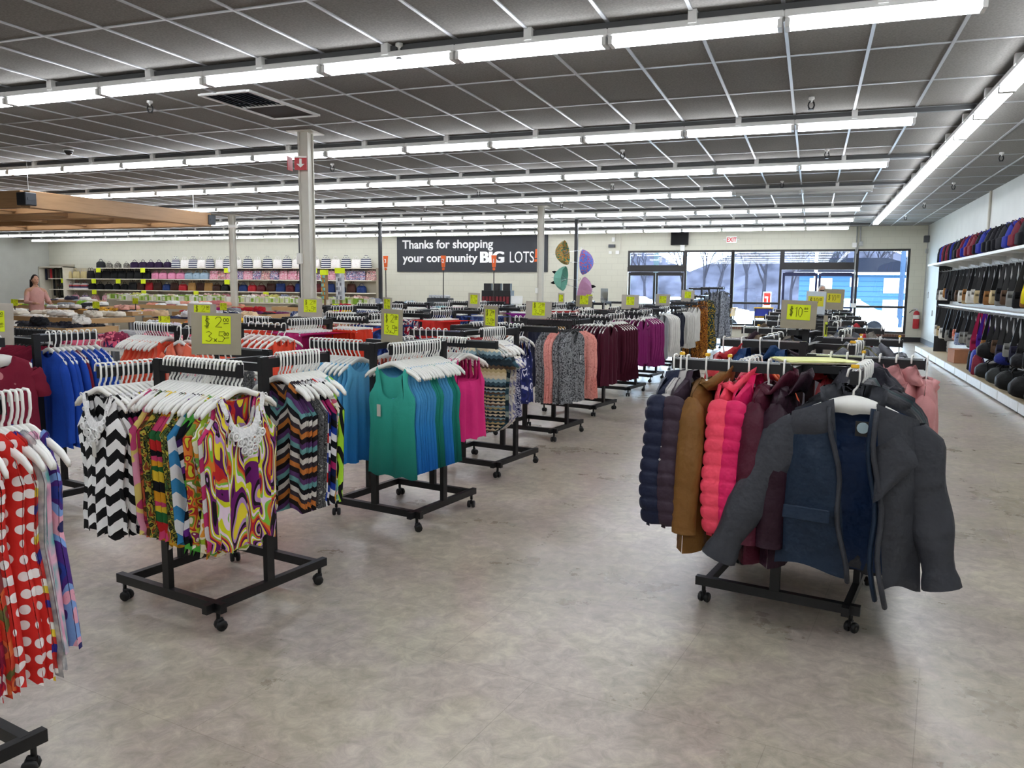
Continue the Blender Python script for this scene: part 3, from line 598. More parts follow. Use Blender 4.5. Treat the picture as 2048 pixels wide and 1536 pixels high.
def G_(key):
    S = dict(
     blouse=dict(sw=.165, bw=.21, ww=.19, hw=.2, L=.7, un=.62, nd=.15, arm=.2, folds=5, amp=.024, smock=.9, seed=3, d=.028, hemwave=.018),
     blouse2=dict(sw=.165, bw=.2, ww=.15, hw=.19, L=.72, un=.6, nd=.14, arm=.2, folds=4, amp=.02, smock=.55, seed=5, d=.028, hemwave=.016),
     tank=dict(sw=.155, bw=.185, ww=.172, hw=.195, L=.72, un=.7, nd=.2, nb=.07, arm=.22, folds=2, amp=.01, seed=8, d=.015),
     tank2=dict(sw=.155, bw=.18, ww=.165, hw=.19, L=.7, un=.7, nd=.2, nb=.07, arm=.22, folds=4, amp=.016, seed=9, d=.015),
     cami=dict(sw=.12, bw=.175, ww=.165, hw=.19, L=.62, un=.86, nd=.17, nb=.16, arm=.2, inset=0, folds=3, amp=.014, seed=11, vneck=4),
     tunic=dict(sw=.2, bw=.235, ww=.22, hw=.225, L=.74, un=.36, nd=.16, arm=.22, sleeve=.1, slr=.08, hem=-.1, folds=2, amp=.014, seed=13, vneck=1.2),
     tee=dict(sw=.2, bw=.23, ww=.225, hw=.24, L=.68, un=.4, nd=.08, arm=.2, sleeve=.2, slr=.085, folds=2, amp=.014, seed=15),
     tee2=dict(sw=.19, bw=.21, ww=.2, hw=.23, L=.66, un=.45, nd=.15, arm=.2, sleeve=.17, slr=.08, folds=3, amp=.018, seed=16, vneck=1.2),
     longs=dict(sw=.2, bw=.235, ww=.225, hw=.24, L=.68, un=.38, nd=.05, arm=.2, sleeve=.55, slr=.075, folds=2, amp=.014, seed=17, sl_out=.035),
     longs2=dict(sw=.195, bw=.22, ww=.21, hw=.25, L=.74, un=.42, nd=.13, arm=.2, sleeve=.56, slr=.07, folds=4, amp=.028, seed=19, sl_out=.025, vneck=1.3),
     dress=dict(sw=.17, bw=.2, ww=.17, hw=.26, L=.92, un=.5, nd=.1, arm=.2, inset=.015, folds=5, amp=.03, smock=.35, hemwave=.02, seed=21, d=.03),
     sundress=dict(sw=.13, bw=.18, ww=.16, hw=.24, L=.85, un=.8, nd=.16, nb=.15, arm=.2, inset=0, folds=5, amp=.024, seed=23, vneck=3, d=.03),
     maxi=dict(sw=.16, bw=.19, ww=.16, hw=.24, L=1.2, un=.55, nd=.14, arm=.2, folds=5, amp=.026, seed=25, d=.03),
     pants=dict(sw=.14, bw=.15, ww=.15, hw=.14, L=.55, un=.2, nd=0, nb=0, arm=.02, inset=0, folds=4, amp=.03, seed=27, slope=0, ztop=-.13, d=.02),
     shorts=dict(sw=.16, bw=.17, ww=.18, hw=.2, L=.32, un=.2, nd=0, nb=0, arm=.02, inset=0, folds=4, amp=.026, seed=29, slope=0, ztop=-.13, d=.02),
     puffer=dict(sw=.21, bw=.25, ww=.24, hw=.26, L=.74, un=.35, nd=.1, arm=.24, sleeve=.62, slr=.085, d=.045, folds=1, amp=.008, quilt=.012, seed=31, sl_out=.07, ztop=-.078, slope=.42),
     coat=dict(sw=.21, bw=.26, ww=.26, hw=.28, L=.84, un=.35, nd=.12, arm=.25, sleeve=.64, slr=.09, d=.058, folds=2, amp=.02, seed=33, sl_out=.09, ztop=-.078, slope=.45),
     hoodie=dict(sw=.2, bw=.25, ww=.25, hw=.26, L=.7, un=.38, nd=.08, arm=.24, sleeve=.6, slr=.085, d=.055, folds=2, amp=.018, seed=35, sl_out=.06, ztop=-.078, slope=.42))
    return garment(key, **S[key])
def pile_hood(col, seed=1, q=0):
    k = ('hood', seed)
    if k not in GC:
        rn = random.Random(seed); rings = []
        for i in range(7):
            t = i/6; rings.append([((.15-.06*t)*(1+.16*sin(3*a+i))*cos(a), .02+.085*sin(a)+.06*t*(1-t)*2, -.13+.115*sin(t*pi*.8)*(1 if sin(a) > 0 else .35)+.02*sin(4*a+seed)-.05*t) for a in [2*pi*j/14 for j in range(14)]])
        GC[k] = MB().loft(rings).mesh('hood', P('888888'), True)
    return GC[k]
h = MB(); h.loft([[(x*k, -.03+.0*k, z) for x, z in ((-.075, -.2), (-.07, -.12), (-.045, -.075), (.045, -.075), (.07, -.12), (.075, -.2))] for k in (1,)]+[[(x*1.1, .045, z) for x, z in ((-.075, -.2), (-.07, -.11), (-.045, -.065), (.045, -.065), (.07, -.11), (.075, -.2))]], False)
COLLAR = h.mesh('collar', P('888888'), True)
HT = MB().box((0, 0, -.03), (.03, .002, .075)).mesh('hang_tag', M('c9c6bd', .6, 0, .3, 0))
PT = MB().box((0, 0, -.02), (.012, .002, .05)).mesh('price_sticker', M('f2f2f0', .6, 0, .3, 0))
def lace_mesh(key='blouse', w=.05, med=True):
    k = ('lace', key, w, med)
    if k in GC: return GC[k]
    G_(key); fr = GC[key+'_front']; top = [Vector(p) for p in fr[0][5:18]]; dn = [Vector(p) for p in fr[3][5:18]]
    mb = MB(); n = len(top)
    for i in range(n-1):
        for s in range(3):
            a = top[i].lerp(top[i+1], s/3); b = top[i].lerp(top[i+1], (s+1)/3); out = Vector((.55 if a.x < 0 else -.55, 0, 0)); 
    cen = Vector((0, 0, top[0].z+.02)); I = []; O = []
    for i in range((n-1)*3+1):
        j = min(i//3, n-2); t = i/3-j; a = top[j].lerp(top[j+1], t); d = (a-cen); d.y = 0
        d = Vector((d.x*.7, 0, d.z-.02)).normalized(); ww = w*(1+.12*abs(sin(i*1.57)))*(.55+.45*min(1, 2.2*(1-abs(i/((n-1)*3)*2-1))+.3))
        I.append((a.x, a.y-.006, a.z)); O.append((a.x+d.x*ww, a.y-.014, a.z+d.z*ww))
    mb.grid([I, [((p[0]+q[0])/2, p[1]-.01, (p[2]+q[2])/2) for p, q in zip(I, O)], O])
    for i in range(0, len(O), 2): mb.tube([(O[i][0]+.009*cos(a), O[i][1]-.003, O[i][2]+.009*sin(a)) for a in [k2*pi/3 for k2 in range(6)]], .003, 4, False, closed=True)
    if med:
        z0 = min(q[2] for q in O); 
        for r_, c in ((.016, (0, z0-.05)), (.016, (-.03, z0-.035)), (.016, (.03, z0-.035)), (.016, (-.05, z0-.0)), (.016, (.05, z0-.0)), (.022, (-.028, z0-.0)), (.022, (.028, z0-.0)), (.02, (0, z0-.02)), (.016, (-.075, z0+.03)), (.016, (.075, z0+.03))):
            mb.tube([(c[0]+r_*cos(a), -.05, c[1]+r_*sin(a)) for a in [k2*pi/5 for k2 in range(10)]], .005, 4, False, closed=True)
            mb.lathe([(0, -.002), (r_*.55, -.002), (r_*.55, .002), (0, .002)], 6, (c[0], -.05, c[1]), 'y')
    GC[k] = mb.mesh('lace_trim', M('efeeec', .9, 0, .1, .1, 90), True); return GC[k]
# ------------------------------------------------------------------ racks: four uprights, each with one arm, in a pinwheel on a castered base
S_, AL = .33, .58
mb = MB()
mb.box((0, -S_, .115), (.78, .035, .045)).box((0, S_, .115), (.66, .035, .045)).box((-S_, 0, .1155), (.033, .63, .043)).box((S_, 0, .1155), (.033, .78, .043))
BASEM = mb.mesh('base_frame', BLACK)
UPM = MB().box((0, 0, .665), (.045, .03, 1.14)).mesh('upright', BLACK)
ARMM = MB().box((AL/2-.03, 0, -.031), (AL, .026, .045)).box((AL-.03, 0, -.028), (.006, .034, .058)).mesh('arm', BLACK)
RAILM = MB().box((AL/2-.03, 0, -.003), (AL-.02, .012, .01)).mesh('chrome_rail', CHROME)
CRM = MB().box((0, 0, 1.2), (.04, .66, .04)).box((0, 0, 1.2005), (.66, .04, .039)).mesh('cross_bar', BLACK)
cm = MB(); cm.tube([(0, 0, .06), (0, 0, .1)], .01, 6)
for s in (-.016, .016): cm.lathe([(0, -.009), (.022, -.011), (.026, -.006), (.026, .006), (.022, .011), (0, .009)], 10, (0.01, s, .027), 'y')
cm.box((.005, 0, .045), (.035, .012, .035), ch=.005); CAM_ = cm.mesh('caster', M('101012', .5), True)
def rack(x, y, rz, lab, mirror=False, zs=(1.25, 1.25, 1.25, 1.25), far=False, lens={}):
    e = empty('garment_rack', (x, y, 0), rz, lab, 'rack'); mx = -1 if mirror else 1
    put(BASEM, 'base_frame', e, mat=None)
    if True: put(CRM, 'cross_bar', e)
    for i, (cx, cy) in enumerate(((-.35, -.33), (.35, -.33), (.33, .35), (-.33, .35))): put(CAM_, 'caster', e, (cx, cy, 0), random.uniform(0, 6))
    out = {}
    for nm, (ux, uy, a) in dict(F=(0, -S_, 0), R=(S_, 0, pi/2), B=(0, S_, pi), L=(-S_, 0, -pi/2)).items():
        aa = a if not mirror else a+pi
        z = zs['FRBL'.index(nm)]
        u = put(UPM, 'upright', e, (ux, uy, .0), a); u.scale = (1, 1, (z-.1)/1.135); u.location.z = .095*(1-u.scale.z)
        ar = put(ARMM, 'arm', e, (ux, uy, z), aa); ar.scale.x = lens.get(nm, 1); put(RAILM, 'chrome_rail', ar)
        ox, oy = ux+cos(aa)*.0, uy+sin(aa)*.0
        wx = x+ox*cos(rz)-oy*sin(rz); wy = y+ox*sin(rz)+oy*cos(rz); out[nm] = (Vector((wx, wy, z)), aa+rz)
    return e, out
NH = [0]
HLIST = []
def hang(arm, t, gk, mat, name, lab, cat, grp, hgk=None, hlab=None, flip=False, tagm=None, jit=.06, lace=False, hood=None, collar=False, tilt=0, tab=False, sc=1.0, color2=None):
    p0, a = arm; p = p0+Vector((cos(a), sin(a), 0))*t; rz = a+pi/2+(pi if flip else 0)+random.uniform(-jit, jit)
    p = Vector((p.x, p.y, p.z+.006))
    if hgk is None: hgk = HG
    if hgk:
        hn = 'clip_hanger' if hgk is HGP else 'hanger'
        HLIST.append((p.length, hgk, hn, p, rz, hlab, tab))
    g = put(G_(gk), name, None, p, rz, mat=mat); tag(g, lab, cat, grp); g.scale = (sc, 1, sc)
    if tagm: put(HT if tagm == 1 else PT, 'hang_tag' if tagm == 1 else 'price_sticker', g, (random.uniform(-.1, .12) if tagm == 1 else random.uniform(-.02, .05), -.06, random.uniform(-.42, -.3)))
    if lace: put(lace_mesh(gk), 'lace_trim', g)
    if hood: put(pile_hood(None, hood), 'hood', g, mat=mat)
    if collar: put(COLLAR, 'collar', g, mat=mat)
    return g
# ------------------------------------------------------------------ price signs
GL = {'2': [[(0, .8), (.2, 1), (.55, 1), (.7, .75), (.5, .45), (0, 0), (.75, 0)]], '3': [[(.05, .9), (.35, 1), (.62, .82), (.3, .55), (.68, .3), (.4, 0), (0, .08)]],
 '5': [[(.7, 1), (.12, 1), (.1, .58), (.45, .62), (.7, .35), (.45, 0), (0, .06)]], 'x': [[(0, .5), (.5, 0)], [(.5, .5), (0, 0)]], '1': [[(.1, .8), (.35, 1), (.3, 0)]],
 '$': [[(.6, .82), (.3, .9), (.08, .7), (.55, .4), (.4, .12), (.0, .15)], [(.22, 1.15), (.22, -.1)], [(.38, 1.15), (.38, -.1)]], '0': [[(.3, 1), (.05, .7), (.08, .2), (.35, 0), (.62, .3), (.6, .8), (.3, 1)]], '_': [[(0, 0), (1.2, .12)]]}
def writing(kind):
    k = ('wr', kind)
    if k in GC: return GC[k]
    mb = MB()
    if kind == 2: it = [('$', -.055, .012, .05, .04), ('2', -.005, .015, .05, .042), ('0', .033, .042, .018, .018), ('0', .047, .042, .018, .018), ('_', .035, .032, .022, .02), ('3', -.05, -.058, .05, .045), ('x', -.012, -.058, .03, .03), ('5', .008, -.058, .05, .045), ('0', .035, -.028, .016, .016), ('0', .048, -.028, .016, .016), ('_', .036, -.04, .02, .02)]
    else: it = [('$', -.075, -.03, .07, .05), ('1', -.03, -.04, .085, .04), ('0', -.003, -.04, .085, .05), ('0', .045, .025, .016, .016), ('0', .062, .025, .016, .016), ('_', .045, .008, .03, .025)]
    for ch, x, z, h_, w_ in it:
        for st in GL[ch]: mb.tube([(x+p[0]*w_, -.0065, z+p[1]*h_) for p in st], .0013 if kind == 2 else .002, 4)
    GC[k] = mb.mesh('writing', M('17170f', .6, 0, .3, 0)); return GC[k]
YEL = M('dbe92a', .7, 0, .2, .03); BRD = M('a39a86', .8, 0, .1, .05); BRD2 = M('b4aca0', .8, 0, .1, .05); YEL2 = M('d8cf3c', .7, 0, .2, .03)
def price_sign(x, y, z, rz, lab, kind=2, bw=.235, bh=.25, brd=BRD, px=0, pz=.02, tilt=.03, yel=YEL, stick=.06):
    e = empty('price_sign', (x, y, z), rz, lab, 'sign'); e.rotation_euler = (0, tilt, rz)
    if brd: MB().box((0, 0, bh/2), (bw, .008, bh)).build('board', brd, e)
    MB().box((0, .008, bh/2-stick/2-.02), (.02, .006, bh+stick-.04)).build('holder', BLACK, e)
    w_ = .135 if kind == 2 else .19; h_ = .14 if kind == 2 else .13
    p = MB().box((0, 0, 0), (w_, .002, h_)).build('paper', yel, e, loc=(px, -.006, bh/2+pz)); put(writing(kind), 'writing', p, (0, .004, 0)); return e
# ------------------------------------------------------------------ stocking the racks
def fill(arm, t0, sp, items, where, hgk=None, htab=None, flip=False, jit=.06, hwhere=None, sc=1.0, extra=0):
    """items: (count, garment, material(s), name, look, category, options)"""
    t = t0; hl = ('%s hanger on ' % {None: 'white plastic', HG: 'white plastic', HGB: 'black plastic', HGC: 'wide white plastic', HGP: 'white clip'}[hgk])+(hwhere or where)
    for it in items:
        n, gk, mats, name, look, cat = it[:6]; op = it[6] if len(it) > 6 else {}
        ml = mats if isinstance(mats, list) else [mats]
        for k in range(n):
            lab = look+' '+where; jj = op.get('jit', jit)
            o = dict(op); o.pop('jit', None); tm = o.pop('tagm', None); lc = o.pop('lace', False); dt = o.pop('dt', sp)
            hang(arm, t, gk, ml[k % len(ml)], name, lab, cat, look+' '+where, hgk, hl, flip, jit=jj, tagm=(tm if (k == 0 or tm == 1) else None), lace=lc and (k == 0 or n <= 3), sc=sc, **o)
            t -= dt*random.uniform(.85, 1.15)
    for k in range(extra):
        HLIST.append((arm[0].length, hgk or HG, 'hanger', arm[0]+Vector((cos(arm[1]), sin(arm[1]), 0))*max(.03, t)+Vector((0, 0, .006)), arm[1]+pi/2+random.uniform(-.15, .15), hl, False)); t -= sp
Z10 = radians(-10)
CH = lambda c, s=1: F('chevron', c, s)
SWIRL = F('swirl', ['1c1418', '6d1f6a', 'd9d92a', 'f0d9ea', '7fc243', 'd8772a', 'c22a2a', '5e1a5a', 'ecd83a', 'b58bc0'], 1.6)
SWIRL2 = F('swirl', ['7ab83a', '14141c', 'd9d92a', '6a1a6a', '2a2a6a', 'c8e060'], 1.3)
CHBW = CH(['f1f1ef', '141416'], 1.15)
CHNV = CH(['16204a', 'b02a6a', '14141e', 'f0eef0', '14141e', 'f0eef0', '1a3a9a', '101018'], .35)
CHPK = CH(['f4eef0', 'd63a7a'], .9); CHYL = CH(['f3efe6', 'e6ae32'], .9); CHBL = CH(['f0f2f4', '3c8ec6'], .9)
CHGR = CH(['14141c', '5cc04a', '14141c', '6a2a8a', 'e8e8e8', '14141c', 'e8e8e8', '3a1a5a'], .4)
CHBR = CH(['20181a', 'c87a3a', '3a3238', 'd8d2ca', '17141a', '6aa0a0', '5a3a6a'], .6)
FLOR = F('floral', ['d8d43a', 'c23a2a', 'e88a3a', '7aa03a', 'f0e8d8', '8a2a5a'], .8); FLRD = F('floral', ['a82a4a', 'c8603a', '5a3a1a', 'd83a6a', '6a1a3a'], .6)
FLGN = F('floral', ['a8c83a', 'f0ecd0', 'e8a03a', '6aa84a', 'f4f0e8'], .6); FLPK = F('floral', ['f0d0d8', '7ac0b8', 'f0f0ea', 'd86a8a', '2a2a2a'], .5)
PAIS = F('paisley', ['6a7a3a', '2a2a1a', 'c8b84a', 'a04a2a', '3a5a3a'], .6); MULT = F('bands', ['c82a2a', 'e8a82a', '2a6a3a', '14141a', 'd84a7a', 'e8c83a'], 1)
NETB = F('heather', ['1a1a1c', '6a6a6c', '2a2a2a', 'b0b0a8'], .7); RWB = CH(['f0f0f0', 'd02a2a', 'f0f0f0', '2a4ab0'], .5)
# --- the rack of polka dot dresses, at the edge of the frame
e, A = rack(-2.7, 1.47, Z10, 'black castered rack holding the red polka dot dresses', lens=dict(R=.6))
W0 = 'on the rack of polka dot dresses'
DOT = F('dots', ['d6302a', 'f6f2f0'], 1.0)
fill(A['R'], .40, .02, [(1, 'sundress', F('floral', ['2a3a8a', '4a2a7a', '7a9ad0', 'e0a0b0', '26265a'], .35), 'sundress', 'navy and violet floral sundress hanging', 'dress', dict(tagm=1)),
 (2, 'sundress', F('tiedye', ['1f5a62', '6ab0b0', 'e8b8c8', 'd89ab4', '4a8a90'], 1.0), 'sundress', 'teal and pink tie-dyed sundress hanging', 'dress', dict(tagm=1)),
 (1, 'dress', F('heather', ['8a8a8e', 'd0ccc8'], .3), 'dress', 'grey dress with lace shoulders hanging', 'dress'),
 (1, 'dress', CH(['c8302a', '2a2a8a', 'c8302a', 'e8c83a', 'f0e8e0', 'c8302a'], .6), 'dress', 'red dress with blue and yellow chevrons hanging', 'dress'),
 (3, 'dress', DOT, 'dress', 'red dress with white polka dots hanging', 'dress', dict(dt=.035)), (1, 'dress', F('floral', ['c8402a', 'd86a3a', '8a3a3a', '6a6a3a'], .4), 'dress', 'rust red floral dress hanging', 'dress'),
 (3, 'dress', F('floral', ['8a1a3a', 'd82a2a', 'f0ece8', 'b02a4a'], .4), 'dress', 'red and wine rose print dress hanging', 'dress')], W0, flip=True, jit=.12, sc=.84)
# --- rack 0
e, A = rack(-2.79, 3.24, Z10, 'black castered rack of patterned sleeveless blouses, topped by the large price board', zs=(1.25, 1.25, 1.25, 1.2), lens=dict(L=.76, R=.8))
W0 = 'on the near rack of printed blouses'
fill(A['L'], .42, .028, [(1, 'blouse2', CHBW, 'blouse', 'black and white chevron blouse with lace neck', 'blouse', dict(lace=True, tagm=1)),
 (1, 'blouse', CHBW, 'blouse', 'second black and white chevron blouse, behind its twin', 'blouse'), (3, 'blouse', CHNV, 'blouse', 'navy, magenta and white chevron blouse', 'blouse', dict(lace=True)),
 (2, 'blouse', SWIRL2, 'blouse', 'lime and purple swirled blouse', 'blouse'), (2, 'blouse', CHNV, 'blouse', 'navy chevron blouse deep in the stack', 'blouse'), (2, 'blouse', F('floral', ['c8d83a', 'e8b0d0', '6a2a6a', 'f0f0c0'], .3), 'blouse', 'yellow and pink blossom blouse', 'blouse')], W0, hwhere='the chevron blouse arm of the near rack')
fill(A['F'], .545, .024, [(1, 'blouse', SWIRL, 'blouse', 'purple and yellow swirl blouse with lace collar', 'blouse', dict(lace=True)),
 (1, 'blouse', CHPK, 'blouse', 'pink and white chevron blouse', 'blouse', dict(lace=True)), (2, 'blouse2', FLGN, 'blouse', 'lime and cream floral blouse', 'blouse'), (1, 'blouse', FLOR, 'blouse', 'orange and green garden print blouse', 'blouse'),
 (3, 'blouse2', CHGR, 'blouse', 'black, green and purple chevron blouse', 'blouse'), (1, 'blouse', CHBL, 'blouse', 'sky blue and white chevron blouse', 'blouse'), (2, 'blouse', PAIS, 'blouse', 'olive paisley blouse', 'blouse'),
 (1, 'blouse2', CHYL, 'blouse', 'yellow chevron blouse amid the front arm', 'blouse'), (3, 'blouse', MULT, 'blouse', 'red, orange and green banded blouse', 'blouse'), (2, 'blouse', PAIS, 'blouse', 'brown and olive paisley blouse deep in the row', 'blouse'), (2, 'blouse', FLRD, 'blouse', 'crimson and rust floral blouse', 'blouse', dict(lace=True)), (1, 'blouse', F('floral', ['e8a0b8', 'e8d87a', 'c84a7a'], .4), 'blouse', 'pink and yellow floral blouse at the inner end', 'blouse')], W0, jit=.1, hwhere='the long front arm of the near rack')
fill(A['R'], .36, .022, [(1, 'blouse', F('swirl', ['a8e03a', '14141a', 'a8e03a', '202024'], 1), 'blouse', 'lime and black splashed blouse', 'blouse'), (1, 'blouse2', FLPK, 'blouse', 'pale pink and aqua floral blouse', 'blouse'),
 (1, 'blouse', CHYL, 'blouse', 'yellow and white chevron blouse facing the camera', 'blouse'), (3, 'blouse', CHNV, 'blouse', 'navy and magenta chevron blouse', 'blouse'), (1, 'blouse', RWB, 'blouse', 'red, white and blue chevron blouse', 'blouse'),
 (2, 'blouse', NETB, 'blouse', 'black and grey net print blouse', 'blouse', dict(lace=True)), (4, 'blouse', CHBR, 'blouse', 'black and copper zigzag blouse with lace shoulder', 'blouse', dict(lace=True))], W0, flip=True, jit=.12, sc=.95, hwhere='the far side arm of the near rack')
fill(A['B'], .5, .05, [(4, 'tunic', F('floral', ['f0f0ee', 'e0a0a8', '9a9aa0', 'f4f4f2'], .4), 'blouse', 'white blouse with faint pink blossoms', 'blouse'), (2, 'blouse', NETB, 'blouse', 'grey net print blouse', 'blouse')], 'on the hidden arm of the near rack')
# --- rack 1
e, A = rack(-2.63, 4.93, Z10, 'black castered rack of teal and blue tank tops and pink camisoles', mirror=True, zs=(1.22, 1.23, 1.22, 1.2))
W0 = 'on the second rack along the aisle'
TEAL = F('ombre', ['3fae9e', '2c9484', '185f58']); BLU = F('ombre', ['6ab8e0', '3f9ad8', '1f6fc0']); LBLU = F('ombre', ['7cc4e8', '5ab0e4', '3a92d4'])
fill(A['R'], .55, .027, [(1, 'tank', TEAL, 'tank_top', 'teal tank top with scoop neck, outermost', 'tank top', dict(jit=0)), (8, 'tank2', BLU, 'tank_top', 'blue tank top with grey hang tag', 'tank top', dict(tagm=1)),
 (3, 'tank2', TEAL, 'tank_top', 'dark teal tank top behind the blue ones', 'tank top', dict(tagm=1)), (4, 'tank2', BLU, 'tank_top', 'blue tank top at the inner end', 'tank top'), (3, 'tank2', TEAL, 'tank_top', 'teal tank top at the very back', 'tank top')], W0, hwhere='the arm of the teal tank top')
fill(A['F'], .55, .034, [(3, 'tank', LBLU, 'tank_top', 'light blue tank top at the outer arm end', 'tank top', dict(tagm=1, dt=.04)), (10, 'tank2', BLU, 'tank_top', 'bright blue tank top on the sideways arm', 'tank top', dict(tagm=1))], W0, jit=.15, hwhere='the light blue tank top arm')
fill(A['B'], .31, .022, [(12, 'cami', P('e0307e'), 'camisole', 'hot pink camisole with thin straps', 'camisole')], W0, jit=.18, hwhere='the pink camisole arm'); fill(A['L'], .5, .05, [(6, 'cami', P('d8604a'), 'camisole', 'coral camisole', 'camisole')], W0)
# --- rack 2
e, A = rack(-2.68, 6.5, Z10, 'black castered rack of tribal print tunics', mirror=True, zs=(1.22, 1.25, 1.25, 1.25))
W0 = 'on the third rack along the aisle'
TRIB = F('bands', ['3f5a66', 'd8cba0', '22323a', '8fb0b8', 'b8a878', '1d2a30', 'e0d8b8', '5a4a3a'], 1.7)
fill(A['F'], .5, .06, [(6, 'cami', P('2a3060'), 'camisole', 'plain navy camisole', 'camisole')], W0, hwhere='the navy camisole arm')
fill(A['R'], .55, .03, [(1, 'tunic', TRIB, 'tunic', 'blue and tan tribal print tunic facing out', 'tunic'), (2, 'tunic', F('bands', ['22323a', '9aa8a0', '3a5a66'], 1), 'tunic', 'dark tribal print tunic behind the front one', 'tunic'), (3, 'tunic', F('floral', ['ece8e0', 'ddd8cc', '8a8ab0', 'f0ece4', 'c8b8a8'], .5), 'tunic', 'white floral blouse tunic', 'tunic'), (6, 'cami', F('paisley', ['22285a', 'e0e0ea', '2a3068', '1a1f4a'], 1.2), 'camisole', 'navy and white print camisole', 'camisole')], W0, hwhere='the tribal tunic arm')
fill(A['B'], .2, .04, [(4, 'cami', F('floral', ['1f2658', '283070', 'd8d8e8', '1a2050'], .6), 'camisole', 'navy floral camisole', 'camisole')], W0); fill(A['L'], .5, .05, [(5, 'tee2', P('b03a3a'), 'shirt', 'brick red tee', 'shirt')], W0)
# --- rack 3
e, A = rack(-2.72, 8.2, Z10, 'black castered rack of marled grey and peach knit tops', zs=(1.27, 1.25, 1.25, 1.2))
W0 = 'on the fourth rack along the aisle'
GREYM = F('heather', ['2a2b2d', '4a4b4e', 'a0a2a4', '35363a'], .7); PEACH = F('heather', ['d88a80', 'f0a89c', 'c87a70'], .5)
fill(A['F'], .56, .035, [(4, 'longs2', GREYM, 'knit_top', 'marled charcoal long sleeve knit top', 'shirt', dict(tagm=2)), (3, 'longs2', PEACH, 'knit_top', 'peach pink long sleeve knit top', 'shirt'), (3, 'longs2', GREYM, 'knit_top', 'marled grey knit top at the inner end', 'shirt')], W0, HGB, hwhere='the marled knit top arm')
fill(A['R'], .25, .05, [(4, 'longs2', PEACH, 'knit_top', 'peach cardigan on the far arm', 'shirt')], W0, HGB, flip=True)
fill(A['L'], .5, .05, [(3, 'cami', F('floral', ['1f2658', 'd8d8e8'], .6), 'camisole', 'dark navy camisole near the uprights', 'camisole'), (4, 'longs2', P('8f4c26'), 'knit_top', 'rust open cardigan', 'shirt')], W0); fill(A['B'], .5, .06, [(5, 'tee', P('20243a'), 'shirt', 'dark navy tee', 'shirt')], W0)
# --- racks 4 to 9 along the aisle
MAR, PLUM, GRY, WHT, NAV = P('4a1226'), P('7a1a5e'), P('8d8f92'), P('dcdad4'), P('14162a')
BROWN = F('swirl', ['3a1c10', 'b8702a', '5a2a14', 'd8943a'], 3); MAXI = F('floral', ['8e94a0', 'a4aab4', '1c1e24', '9aa0ac', '24262c', 'b0b4bc'], .8); TEALF = F('floral', ['1c3038', 'c8a83a', '203a44', '2a4a54'], .7)
def quick(x, y, lab, where, spec, zs=(1.25,)*4, mirror=False, fl=('F', 'R', 'L', 'B')):
    e, A = rack(x, y, Z10+random.uniform(-.04, .04), lab, mirror, zs)
    for arm in fl:
        if arm in spec:
            n, gk, mats, nm, look, cat = spec[arm][:6]; hg = spec[arm][6] if len(spec[arm]) > 6 else HG
            fill(A[arm], .55, .5/n, [(n, gk, mats, nm, look, cat)], where, hg, flip=(arm == 'R') != mirror if arm == 'R' else False, hwhere=where.replace('on ', '', 1)+', '+look.split()[0]+' arm')
quick(-2.75, 9.95, 'black castered rack of maroon long sleeve shirts', 'on the fifth rack along the aisle', dict(F=(9, 'longs2', MAR, 'shirt', 'maroon long sleeve shirt', 'shirt'), R=(6, 'longs2', MAR, 'shirt', 'deep maroon shirt on the far arm', 'shirt'), L=(7, 'tee2', P('a87a30'), 'shirt', 'ochre tee', 'shirt'), B=(5, 'tee', MAR, 'shirt', 'wine tee', 'shirt')))
quick(-2.75, 11.95, 'black castered rack of plum shirts', 'on the sixth rack along the aisle', dict(F=(7, 'tee2', [PLUM, P('5a1a3a')], 'shirt', 'plum purple short sleeve shirt', 'shirt'), R=(5, 'longs2', P('8a2a6a'), 'shirt', 'magenta plum shirt on the far arm', 'shirt'), L=(6, 'tee', P('26283a'), 'shirt', 'slate tee', 'shirt')))
quick(-2.78, 13.8, 'black castered rack of light grey shirts', 'on the seventh rack along the aisle', dict(F=(6, 'longs2', GRY, 'shirt', 'light grey long sleeve shirt', 'shirt', HGB), R=(5, 'longs2', WHT, 'shirt', 'white long sleeve shirt on the far arm', 'shirt'), L=(5, 'tee', P('2a2a30'), 'shirt', 'charcoal tee', 'shirt')))
quick(-2.8, 15.9, 'black castered rack of navy shirts', 'on the eighth rack along the aisle', dict(F=(7, 'longs', NAV, 'shirt', 'midnight navy long shirt', 'shirt', HGB), R=(5, 'longs2', WHT, 'shirt', 'white shirt behind the navy ones', 'shirt', HGB), L=(5, 'tee', P('3a2a3a'), 'shirt', 'aubergine tee', 'shirt')))
quick(-2.78, 17.9, 'black castered rack of white shirts and brown sundresses', 'on the ninth rack along the aisle', dict(F=(7, 'longs2', WHT, 'shirt', 'off white long sleeve shirt', 'shirt', HGB), R=(5, 'maxi', BROWN, 'dress', 'brown and amber swirl sundress', 'dress', HGB)), zs=(1.3, 1.35, 1.25, 1.25))
quick(-2.8, 19.7, 'black castered rack of amber print dresses', 'on the tenth rack along the aisle', dict(F=(7, 'maxi', BROWN, 'dress', 'amber and brown print sundress', 'dress', HGB), R=(6, 'maxi', TEALF, 'dress', 'dark teal floral dress', 'dress', HGB)), zs=(1.42, 1.42, 1.3, 1.3))
quick(-2.62, 21.6, 'tall black rack of grey floral maxi dresses by the window', 'on the tall rack by the window', dict(F=(6, 'maxi', MAXI, 'dress', 'grey floral maxi dress', 'dress', HGB), R=(6, 'maxi', MAXI, 'dress', 'grey and black floral maxi dress, far arm', 'dress', HGB), L=(5, 'maxi', TEALF, 'dress', 'dark printed maxi dress', 'dress', HGB)), zs=(1.62, 1.62, 1.6, 1.55))
